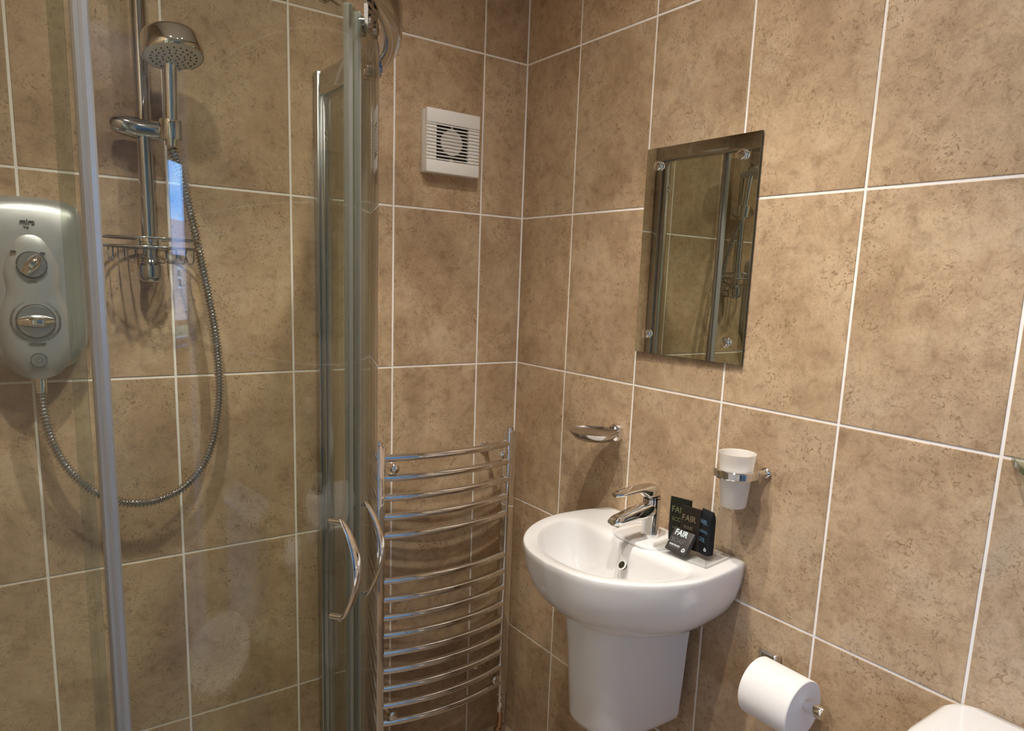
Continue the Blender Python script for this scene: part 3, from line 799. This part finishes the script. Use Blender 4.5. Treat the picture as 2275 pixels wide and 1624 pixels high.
for xx, nm in ((rxr, 0), (rxl, 1)):
    bm = bmesh.new()
    lathe(bm, [(0.0, 0.001), (0.0155, 0.0), (0.0155, -0.006), (0.0125, -0.009), (0.0105, -0.012), (0.010, -0.034), (0.0125, -0.038), (0.0125, -0.062), (0.0, -0.064)], 24, Matrix.Translation((xx, ry, rz0)))
    v = ro('valve_tail', bm)
    bm = bmesh.new()
    tube(bm, spline([(xx, ry, rz0-0.060), (xx+0.003, ry, rz0-0.085), (xx-0.002, ry, rz0-0.12), (xx-0.004, ry, 0.06), (xx-0.004, ry, 0.001)], 20), 0.0085, 14)
    ro('feed_pipe', bm, M['copper'], v)

# ------------------------------------------------------------------ basin on half pedestal
YC = -0.626; RZ = Z(-1.1130)
bas = empty('wash_basin', (0, YC, RZ-0.39), 'white ceramic basin on a half pedestal fixed to the tiled wall', 'basin')
bsx = Matrix.Translation((0, -YC, -(RZ-0.39)))
def bo(name, bm, material=None, parent=bas, angle=60):
    bm.transform(bsx); return obj_from(name, bm, material or M['porcelain'], parent, True, angle=angle)
NB = 128
def angular(poly, cx, cy):
    """Sample a closed outline by equal angle about (cx, cy)."""
    out = []; n = len(poly)
    for k in range(NB):
        a = 2*PI*k/NB; d = (math.cos(a), math.sin(a)); best = None
        for i in range(n):
            (x1, y1), (x2, y2) = poly[i], poly[(i+1) % n]
            ex, ey = x2-x1, y2-y1; den = d[0]*ey-d[1]*ex
            if abs(den) < 1e-12: continue
            t = ((x1-cx)*ey-(y1-cy)*ex)/den; s = ((x1-cx)*d[1]-(y1-cy)*d[0])/den
            if t > 0 and -1e-9 <= s <= 1+1e-9 and (best is None or t > best): best = t
        out.append((cx+d[0]*best, cy+d[1]*best))
    return out
half = spline([(-0.001, 0.199, 0), (-0.03, 0.2065, 0), (-0.08, 0.2150, 0), (-0.15, 0.2195, 0), (-0.21, 0.208, 0), (-0.27, 0.178, 0), (-0.32, 0.131, 0), (-0.350, 0.072, 0), (-0.3605, 0.0, 0)], 60)
outer = [(p.x, p.y) for p in half]+[(p.x, -p.y) for p in reversed(half[:-1])]
OUT = angular(outer, -0.17, 0.0)
ihalf = spline([(-0.142, 0.0, 0), (-0.141, 0.08, 0), (-0.136, 0.135, 0), (-0.140, 0.165, 0), (-0.160, 0.181, 0), (-0.195, 0.178, 0), (-0.25, 0.153, 0), (-0.298, 0.102, 0), (-0.321, 0.05, 0), (-0.327, 0.0, 0)], 60)
inner = [(p.x, p.y) for p in ihalf]+[(p.x, -p.y) for p in reversed(ihalf[1:-1])]
INN = angular(inner, -0.225, 0.0)
def scale_out(sx, sy, z):
    r = []
    for x, y in OUT: r.append((x*sx, YC+y*sy, RZ+z))
    return r
def mix_ring(f, z):
    return [(OUT[k][0]*(1-f)+INN_[k][0]*f, YC+OUT[k][1]*(1-f)+INN_[k][1]*f, RZ+z) for k in range(NB)]
INN_ = angular(inner, -0.17, 0.0) if False else None
# the inner outline sampled from its own centre lines up index by index with the outer one
INN_ = INN
bowl_c = (-0.235, 0.0)
def bowl(s, z, shift=0.0):
    return [(bowl_c[0]+shift+(x-bowl_c[0])*s, YC+y*s, RZ+z) for x, y in INN]
rings = []
for sx, sy, z in ((0.40, 0.44, -0.168), (0.60, 0.55, -0.162), (0.72, 0.66, -0.151), (0.82, 0.77, -0.134), (0.89, 0.86, -0.112), (0.945, 0.93, -0.085), (0.975, 0.972, -0.058), (0.990, 0.990, -0.034), (0.998, 0.998, -0.017), (1.0, 1.0, -0.010)):
    rings.append(scale_out(sx, sy, z))
rings += [mix_ring(0.01, -0.004), mix_ring(0.04, -0.0008), mix_ring(0.12, 0.0), mix_ring(0.80, -0.002), mix_ring(0.92, -0.004), mix_ring(1.0, -0.010)]
for s, z, sh in ((0.975, -0.022, 0.0), (0.93, -0.045, 0.002), (0.86, -0.072, 0.004), (0.74, -0.098, 0.006), (0.55, -0.116, 0.008), (0.30, -0.126, 0.01), (0.10, -0.130, 0.01)):
    rings.append(bowl(s, z, sh))
bm = bmesh.new(); loft(bm, rings)
body = bo('bowl', bm)
# raised end lips at the back corners and tap ledge
bm = bmesh.new()
led = []
for s, z in ((1.0, -0.004), (1.0, 0.0015), (0.97, 0.0030), (0.85, 0.0036)):
    ring = []
    for k in range(40):
        a = 2*PI*k/40
        ring.append((-0.073+0.062*s*math.copysign(abs(math.cos(a))**0.5, math.cos(a)), YC+0.075*s*math.copysign(abs(math.sin(a))**0.6, math.sin(a)), RZ+z))
    led.append(ring)
loft(bm, led); bo('tap_ledge', bm)
# dark disc painted as the shaded overflow opening on the back slope of the bowl
bm = bmesh.new(); am = axis_matrix((-0.1585, YC-0.009, RZ-0.047), (-0.80, 0, 0.60), (0, 1, 0))
lathe(bm, [(0.0, 0.004), (0.0085, 0.004), (0.0085, -0.004), (0.0, -0.004)], 24, am); bo('overflow_shade_disc', bm, simple('overflow_shade', (0.035, 0.032, 0.012), 0.4))
bm = bmesh.new(); ring_tube(bm, [am @ Vector((0.0095*math.cos(2*PI*k/28), 0.0095*math.sin(2*PI*k/28), 0.0035)) for k in range(28)], 0.0018, 8); bo('overflow_rim', bm)
bm = bmesh.new(); lathe(bm, [(0.0, 0.002), (0.018, 0.003), (0.021, 0.001), (0.021, -0.004), (0.0, -0.004)], 28, Matrix.Translation((-0.225, YC, RZ-0.127))); bo('waste_plug', bm, M['chrome'])
# half pedestal
def ped_ring(xb, xf, w, z, p=0.62):
    r = []
    n = 40
    for k in range(n+1):
        a = -PI/2+PI*k/n
        r.append((xb-(xb*-1-xf*-1)*0-(abs(xf)-abs(xb))*max(math.cos(a), 0)**p, YC+w*math.copysign(abs(math.sin(a))**p, math.sin(a)), z))
    return r
bm = bmesh.new()
loft(bm, [ped_ring(-0.040, -0.232, 0.084, RZ-0.402), ped_ring(-0.040, -0.240, 0.0875, RZ-0.398), ped_ring(-0.040, -0.245, 0.0905, RZ-0.385), ped_ring(-0.040, -0.250, 0.096, RZ-0.30), ped_ring(-0.040, -0.256, 0.100, RZ-0.22), ped_ring(-0.040, -0.262, 0.105, RZ-0.165), ped_ring(-0.040, -0.266, 0.110, RZ-0.125)])
bo('pedestal', bm)

# ------------------------------------------------------------------ basin mixer tap
tx, ty, tz = -0.080, -0.632, RZ+0.0036
tap = empty('basin_tap', (tx, ty, tz), 'chrome lever mixer tap standing on the basin ledge', 'tap')
tmx = Matrix.Translation((-tx, -ty, -tz))
def to(name, bm, material=None, parent=tap, angle=50):
    bm.transform(tmx); return obj_from(name, bm, material or M['chrome'], parent, True, angle=angle)
def tz_(v): return tz+v
bm = bmesh.new()
lathe(bm, [(0.0, 0.0), (0.0195, 0.0), (0.0200, 0.003), (0.0190, 0.010), (0.0186, 0.035), (0.0190, 0.060), (0.0194, 0.078), (0.0190, 0.086), (0.0, 0.087)], 36, Matrix.Translation((tx, ty, tz)))
to('body', bm)
bm = bmesh.new(); lathe(bm, [(0.0175, 0.0), (0.0188, 0.0), (0.0188, 0.0025), (0.0175, 0.0025)], 32, Matrix.Translation((tx, ty, tz+0.0875))); to('collar_ring', bm, M['chrome_dark'])
# spout: broad flat tongue reaching over the bowl, dropping slightly
rings = []
for i in range(17):
    u = i/16; cxp = tx-0.004-0.112*u; czp = tz_(0.064)-0.013*u
    e_ = math.sqrt(max(1-max((u-0.86)/0.16, 0)**2, 0.05)); w = 0.0185*(1-0.22*u)*(0.6+0.4*e_); h = 0.0180*(1-0.45*u)*e_
    rings.append([(cxp+0.35*h*math.sin(2*PI*k/20), ty+w*math.copysign(abs(math.cos(2*PI*k/20))**0.7, math.cos(2*PI*k/20)), czp+h*math.copysign(abs(math.sin(2*PI*k/20))**0.7, math.sin(2*PI*k/20))) for k in range(20)])
bm = bmesh.new(); loft(bm, rings); sp = to('spout', bm)
bm = bmesh.new(); lathe(bm, [(0.0, 0.0), (0.0098, 0.0), (0.0098, 0.006), (0.008, 0.0065), (0.0, 0.005)], 24, axis_matrix((tx-0.104, ty, tz_(0.046)), (-0.35, 0, -0.9))); to('aerator', bm, M['chrome_dark'], sp)
# lever: dome cap that runs out into a thin upswept paddle
rings = []
for i in range(17):
    u = i/16; cxp = tx+0.0195-0.132*u
    top = tz_(0.090)+0.029*math.sin(PI*min(u*1.9+0.10, 0.5)) - 0.010*max(u-0.3, 0)+0.0*u
    if u < 0.30: bot = tz_(0.0885)
    else: bot = tz_(0.0885)+(top-0.0085-tz_(0.0885))*min((u-0.30)/0.22, 1)
    w = 0.0190*math.sin(PI*min(u*1.6+0.12, 0.5))*(1-0.42*max(u-0.35, 0))*(1.0 if u < 0.9 else 1-(u-0.9)*5.5)
    zc, h = (top+bot)/2, max((top-bot)/2, 0.0015)
    rings.append([(cxp, ty+w*math.copysign(abs(math.cos(2*PI*k/20))**0.7, math.cos(2*PI*k/20)), zc+h*math.copysign(abs(math.sin(2*PI*k/20))**0.7, math.sin(2*PI*k/20))) for k in range(20)])
bm = bmesh.new(); loft(bm, rings); to('lever', bm)

# ------------------------------------------------------------------ toiletries on a clear tray
tray_z = RZ+0.0005
tr = empty('acrylic_tray', (-0.070, -0.742, tray_z), 'clear acrylic tray on the right of the basin ledge', 'tray', None, math.radians(6))
bm = bmesh.new(); add_box(bm, -0.046, 0.046, -0.064, 0.064, 0.0065, 0.0095, 0.001); obj_from('tray_base', bm, M['clear'], tr)
for nm, b_ in (('tray_wall', (-0.046, -0.0435, -0.064, 0.064, 0.0, 0.0065)), ('tray_wall', (0.0435, 0.046, -0.064, 0.064, 0.0, 0.016)), ('tray_wall', (-0.046, 0.046, -0.064, -0.0615, 0.0, 0.016)), ('tray_wall', (-0.046, 0.046, 0.0615, 0.064, 0.0, 0.012))):
    box(nm, b_, M['clear'], tr)
stand = tray_z+0.0095
def sachet(name, loc, rz, w, h, d, material, tmat, lean, label, txt2, pillow=True):
    e = empty(name, loc, label, 'toiletry'); e.rotation_euler = (lean, 0, rz)
    # local: x = width, -y = printed face, z = up
    rings = []
    for i in range(11):
        u = i/10; z = h*u
        t = d*(math.sin(PI*min(max(u*0.93, 0.02), 0.93))**0.55 if pillow else (1.0 if u < 0.86 else 1-(u-0.86)*6.0)); t = max(t, 0.0012)
        ww = w*(1.0 if u > 0.05 else 0.97)
        rings.append([(ww*math.copysign(abs(math.cos(2*PI*k/20))**0.45, math.cos(2*PI*k/20)), t*math.copysign(abs(math.sin(2*PI*k/20))**(0.8 if pillow else 0.35), math.sin(2*PI*k/20)), z) for k in range(20)])
    bm = bmesh.new(); loft(bm, rings); obj_from('packet', bm, material, e, True, angle=60)
    fm = lambda x, z: Matrix(((1, 0, 0, x), (0, 0, -1, -d-0.0006), (0, 1, 0, z), (0, 0, 0, 1)))
    text_mesh('brand_lettering', 'FAIR', 0.0175 if pillow else 0.0125, fm(-0.001, h*0.74), tmat, e, 0.0008, 0.0004, 0.92)
    for k, (s, q) in enumerate(txt2):
        text_mesh('small_lettering', s, q, fm(-0.001, h*(0.52-0.19*k)), tmat, e, 0.0008, 0.0, 0.85)
    return e
A = math.radians(-90)
sachet('shampoo_sachet', (-0.0660, -0.7010, stand+0.001), A+math.radians(14), 0.0245, 0.094, 0.006, M['sach_g'], M['t_green'], 0.0, 'flat black sachet with olive lettering nearest the tap', [('BODY', 0.012), ('LOTION', 0.007)])
sachet('conditioner_sachet', (-0.0790, -0.7410, stand+0.001), A+math.radians(8), 0.0235, 0.088, 0.0065, M['sach_b'], M['t_brown'], 0.0, 'black sachet with brown lettering standing between two others', [('HAIR', 0.011), ('BALM', 0.011)])
t3 = sachet('shower_gel_tube', (-0.0690, -0.7740, stand+0.001), A-math.radians(10), 0.0165, 0.090, 0.0095, M['sach_k'], M['t_blue'], 0.0, 'black carton with blue lettering at the right end of the tray', [('SHOWER', 0.008), ('GEL', 0.012)], False)
# soap carton leaning on the sachets
sb = empty('soap_carton', (-0.1165, -0.7350, stand+0.0008), 'small dark soap carton with white lettering leaning on the sachets', 'soap box')
sb.rotation_euler = (math.radians(-36), 0, A)
box('carton', (-0.026, 0.026, 0.0, 0.012, 0.0, 0.048), M['box_k'], sb, bevel=0.0008)
fm = lambda x, z: Matrix(((1, 0, 0, x), (0, 0, -1, -0.0004), (0, 1, 0, z), (0, 0, 0, 1)))
text_mesh('brand_lettering', 'FAIR', 0.0175, fm(-0.004, 0.0395), M['t_white'], sb, 0.0003, 0.0004, 0.92)
text_mesh('small_lettering', 'CMYK', 0.006, fm(0.003, 0.0295), M['t_dim'], sb, 0.0003) if False else None
text_mesh('product_lettering', 'SOAP', 0.0135, fm(-0.004, 0.0225), M['t_dim'], sb, 0.0003, 0.0002)
text_mesh('small_lettering', 'FAIRTRADE', 0.0052, fm(-0.006, 0.0125), M['t_white'], sb, 0.0003, 0.0001)
text_mesh('small_lettering', 'INGREDIENTS', 0.0040, fm(-0.006, 0.0080), M['t_dim'], sb, 0.0003, 0.0001)
def emblem(parent, x, z, y, r):
    bm = bmesh.new()
    rings = [[(x+rr*math.cos(2*PI*k/24), y, z+rr*0.92*math.sin(2*PI*k/24)+(0.25*r if abs(k-6) <= 1 else 0)) for k in range(24)] for rr in (r, r*0.42)]
    R = loft(bm, rings, True, False, False)
    add_box(bm, x-r*0.9, x-r*0.5, y-0.0001, y+0.0001, z-r*0.9, z-r*0.5)
    return obj_from('leaf_emblem', bm, M['t_white'], parent)
emblem(sb, 0.0185, 0.0085, -0.0005, 0.0042); emblem(t3, 0.010, 0.012, -0.0103, 0.0036)

# ------------------------------------------------------------------ soap dish
sd = empty('soap_dish', (0, -0.432, Z(-0.927)), 'chrome oval soap dish on a wall post left of the mirror', 'soap dish')
def so(name, bm, material=None, angle=40):
    bm.transform(Matrix.Translation((0, 0.432, -Z(-0.927)))); return obj_from(name, bm, material or M['chrome'], sd, True, angle=angle)
bm = bmesh.new()
ring_pts = lambda sx, sy, x, z: [(x+sx*math.copysign(abs(math.cos(a))**0.7, math.cos(a))*0, -0.432+sx*math.cos(a), z+sy*math.sin(a)) for a in [2*PI*k/28 for k in range(28)]]
loft(bm, [ring_pts(0.0200, 0.0240, 0, Z(-0.927)), [(-0.010, y, z) for _, y, z in ring_pts(0.0200, 0.0240, 0, Z(-0.927))], [(-0.016, y*0.98+(-0.432)*0.02, z) for _, y, z in ring_pts(0.0190, 0.0225, 0, Z(-0.927))], [(-0.0215, y, z) for _, y, z in ring_pts(0.014, 0.017, 0, Z(-0.927))]])
so('wall_post', bm)
dcx, dcy, dz_ = -0.077, -0.430, Z(-0.922)
def dring(a, b, z): return [(dcx+a*math.cos(2*PI*k/48), dcy+b*math.sin(2*PI*k/48), z) for k in range(48)]
bm = bmesh.new()
loft(bm, [dring(0.020, 0.026, dz_-0.016), dring(0.042, 0.048, dz_-0.012), dring(0.055, 0.060, dz_+0.002), dring(0.058, 0.063, dz_+0.0065), dring(0.056, 0.061, dz_+0.0065), dring(0.052, 0.057, dz_+0.002), dring(0.038, 0.044, dz_-0.004), dring(0.018, 0.024, dz_-0.006)])
so('dish', bm, M['chrome_dark'])

# ------------------------------------------------------------------ tumbler in its ring
tux, tuy = -0.056, -0.8205; tz1, tz0 = Z(-0.8845), Z(-0.9915)
tum = empty('frosted_tumbler', (tux, tuy, tz0), 'frosted glass tumbler sitting in a chrome wall ring', 'tumbler')
bm = bmesh.new()
lathe(bm, [(0.0, 0.0), (0.0215, 0.0), (0.0245, 0.003), (0.0345, 0.106), (0.0350, 0.107), (0.0340, 0.107), (0.0325, 0.105), (0.0225, 0.007), (0.0, 0.006)], 40)
obj_from('cup', bm, M['frost'], tum, True, angle=50)
th = empty('tumbler_holder', (0, tuy, Z(-0.921)), 'chrome ring holder for the tumbler fixed to the tiled wall', 'tumbler holder')
def tho(name, bm, material=None):
    bm.transform(Matrix.Translation((0, -tuy, -Z(-0.921)))); return obj_from(name, bm, material or M['chrome'], th, True, angle=35)
bm = bmesh.new(); ztr = Z(-0.9235)
lathe(bm, [(0.0345, -0.008), (0.0420, -0.008), (0.0435, -0.006), (0.0435, 0.006), (0.0420, 0.008), (0.0345, 0.008)], 12, Matrix.Translation((tux, tuy, ztr)) @ Matrix.Rotation(math.radians(15), 4, 'Z')); tho('ring', bm)
for dy, nm in ((-0.028, 'arm'), (0.028, 'arm')):
    bm = bmesh.new(); tube(bm, [(tux+0.030, tuy+dy, ztr), (-0.001, tuy+dy*1.1, ztr)], 0.0062, 12); tho(nm, bm)
    bm = bmesh.new(); lathe(bm, [(0.0, 0.0), (0.0105, 0.0), (0.0105, 0.007), (0.0085, 0.009), (0.0, 0.009)], 20, axis_matrix((-0.0005, tuy+dy*1.1, ztr), (-1, 0, 0))); tho('wall_plate', bm)

# ------------------------------------------------------------------ toilet roll and holder
ay, az, ax = -0.905, Z(-1.297), -0.075
tp = empty('roll_holder', (0, ay, az), 'chrome arm toilet roll holder on the tiled wall', 'roll holder')
def tpo(name, bm, material=None):
    bm.transform(Matrix.Translation((0, -ay, -az))); return obj_from(name, bm, material or M['chrome'], tp, True, angle=40)
bm = bmesh.new(); add_box(bm, -0.022, -0.0005, ay-0.020, ay+0.020, az-0.020, az+0.027, 0.006, 3); tpo('wall_plate', bm)
bm = bmesh.new(); tube(bm, spline([(-0.008, ay, az), (-0.050, ay, az), (-0.068, ay-0.004, az), (ax, ay-0.020, az), (ax, ay-0.060, az), (ax, ay-0.148, az)], 30), 0.0075, 16); tpo('arm', bm)
bm = bmesh.new(); lathe(bm, [(0.0, 0.0), (0.0100, 0.0), (0.0110, 0.002), (0.0115, 0.026), (0.0105, 0.030), (0.0, 0.0305)], 24, axis_matrix((ax, ay-0.124, az), (0, -1, 0))); tpo('end_knob', bm)
rcz = az-0.0125
roll_ = empty('toilet_roll', (ax, ay-0.067, rcz), 'white toilet roll on the chrome arm below the basin', 'toilet roll')
bm = bmesh.new()
lathe(bm, [(0.0215, -0.050), (0.053, -0.050), (0.0545, -0.0485), (0.0545, 0.0485), (0.053, 0.050), (0.0215, 0.050)], 64, Matrix.Rotation(PI/2, 4, 'X'))
obj_from('paper', bm, M['paper'], roll_, True, angle=40)
bm = bmesh.new(); lathe(bm, [(0.0203, -0.0495), (0.0214, -0.0495), (0.0214, 0.0495), (0.0203, 0.0495), (0.0203, -0.0495)], 40, Matrix.Rotation(PI/2, 4, 'X'))
obj_from('core', bm, M['card'], roll_, True, angle=40)

# ------------------------------------------------------------------ toilet (only the cistern lid shows)
wy0, wy1 = -1.625, -1.219; lz = Z(-1.197)
wc = empty('toilet', (0, (wy0+wy1)/2, 0), 'white ceramic toilet with rounded cistern lid against the tiled wall', 'toilet')
def wo_(name, bm, parent=wc, material=None, angle=50):
    bm.transform(Matrix.Translation((0, -(wy0+wy1)/2, 0))); return obj_from(name, bm, material or M['porcelain'], parent, True, angle=angle)
def rbox(x0, x1, y0, y1, z, r, n=8, inset=0.0):
    x0 += inset; x1 -= inset*0; y0 += inset; y1 -= inset
    pts = []; q = 0.035
    for cxx, cyy, a0 in ((x0+r, y0+r, 180), (x1-q, y0+q, 270), (x1-q, y1-q, 0), (x0+r, y1-r, 90)):
        rr_ = r if cxx < (x0+x1)/2 else q
        for k in range(n+1):
            a = math.radians(a0+90*k/n); pts.append((cxx+rr_*math.cos(a), cyy+rr_*math.sin(a), z))
    return pts
bm = bmesh.new(); loft(bm, [rbox(-0.165, -0.002, wy0+0.015, wy1-0.015, 0.38, 0.04), rbox(-0.185, -0.002, wy0+0.010, wy1-0.010, lz-0.036, 0.05)]); wo_('cistern', bm)
bm = bmesh.new()
loft(bm, [rbox(-0.195, -0.001, wy0, wy1, lz-0.036, 0.06, inset=0.002), rbox(-0.195, -0.001, wy0, wy1, lz-0.030, 0.06), rbox(-0.195, -0.001, wy0, wy1, lz-0.016, 0.06), rbox(-0.195, -0.001, wy0, wy1, lz-0.006, 0.06, inset=0.004), rbox(-0.195, -0.001, wy0, wy1, lz-0.001, 0.056, inset=0.012), rbox(-0.195, -0.001, wy0, wy1, lz, 0.05, inset=0.024)])
lid = wo_('cistern_lid', bm)
bm = bmesh.new(); lathe(bm, [(0.0, 0.0), (0.022, 0.0), (0.022, 0.004), (0.0, 0.006)], 24, Matrix.Translation((-0.10, (wy0+wy1)/2, lz-0.001))); wo_('flush_button', bm, lid, M['chrome'])
pc = (wy0+wy1)/2
def pan(a, b, xo, z): return [(xo+a*math.cos(2*PI*k/40), pc+b*math.sin(2*PI*k/40), z) for k in range(40)]
bm = bmesh.new(); loft(bm, [pan(0.20, 0.10, -0.36, 0.0), pan(0.19, 0.09, -0.36, 0.10), pan(0.22, 0.13, -0.39, 0.25), pan(0.245, 0.178, -0.415, 0.385), pan(0.245, 0.178, -0.415, 0.40)]); wo_('pan', bm)
bm = bmesh.new(); loft(bm, [pan(0.245, 0.182, -0.42, 0.401), pan(0.248, 0.185, -0.42, 0.41), pan(0.24, 0.18, -0.42, 0.432), pan(0.20, 0.14, -0.42, 0.438)]); wo_('seat_cover', bm, wc, M['white_pl'])

# ------------------------------------------------------------------ glass shelf above the toilet
gz = Z(-0.803)
gs = empty('glass_shelf', (0, -1.51, gz), 'clear glass shelf with rounded corner above the toilet', 'shelf')
def shelf_ring(off, z):
    half_ = spline([(-0.004, 0.258, 0), (-0.045, 0.2375, 0), (-0.083, 0.2150, 0), (-0.115, 0.180, 0), (-0.135, 0.120, 0), (-0.142, 0.05, 0), (-0.143, 0.0, 0)], 16)
    pts = [(p.x+off*(p.x < -0.01), -1.51-p.y+off) for p in half_]+[(p.x+off*(p.x < -0.01), -1.51+p.y-off) for p in reversed(half_[:-1])]
    return [(x, y+1.51, z-gz) for x, y in pts]
bm = bmesh.new(); loft(bm, [shelf_ring(0.0008, gz-0.0038), shelf_ring(0.0008, gz+0.0038)], cap0=True, cap1=True)
obj_from('shelf_plate', bm, M['shelf_glass'], gs)
bm = bmesh.new(); a_, b_ = shelf_ring(0.0, gz-0.004), shelf_ring(0.0, gz+0.004); c_, d_ = shelf_ring(0.0010, gz-0.004), shelf_ring(0.0010, gz+0.004)
loft(bm, [a_, b_, d_, c_, a_], closed=False, cap0=False, cap1=False); bmesh.ops.remove_doubles(bm, verts=bm.verts, dist=1e-6)
obj_from('polished_edge', bm, M['shelf_edge'], gs)
for yy in (-1.36, -1.66):
    bm = bmesh.new(); add_box(bm, -0.030, -0.0005, yy-0.012+1.51, yy+0.012+1.51, -0.016, 0.012, 0.003); obj_from('shelf_clip', bm, M['chrome'], gs, True, angle=40)
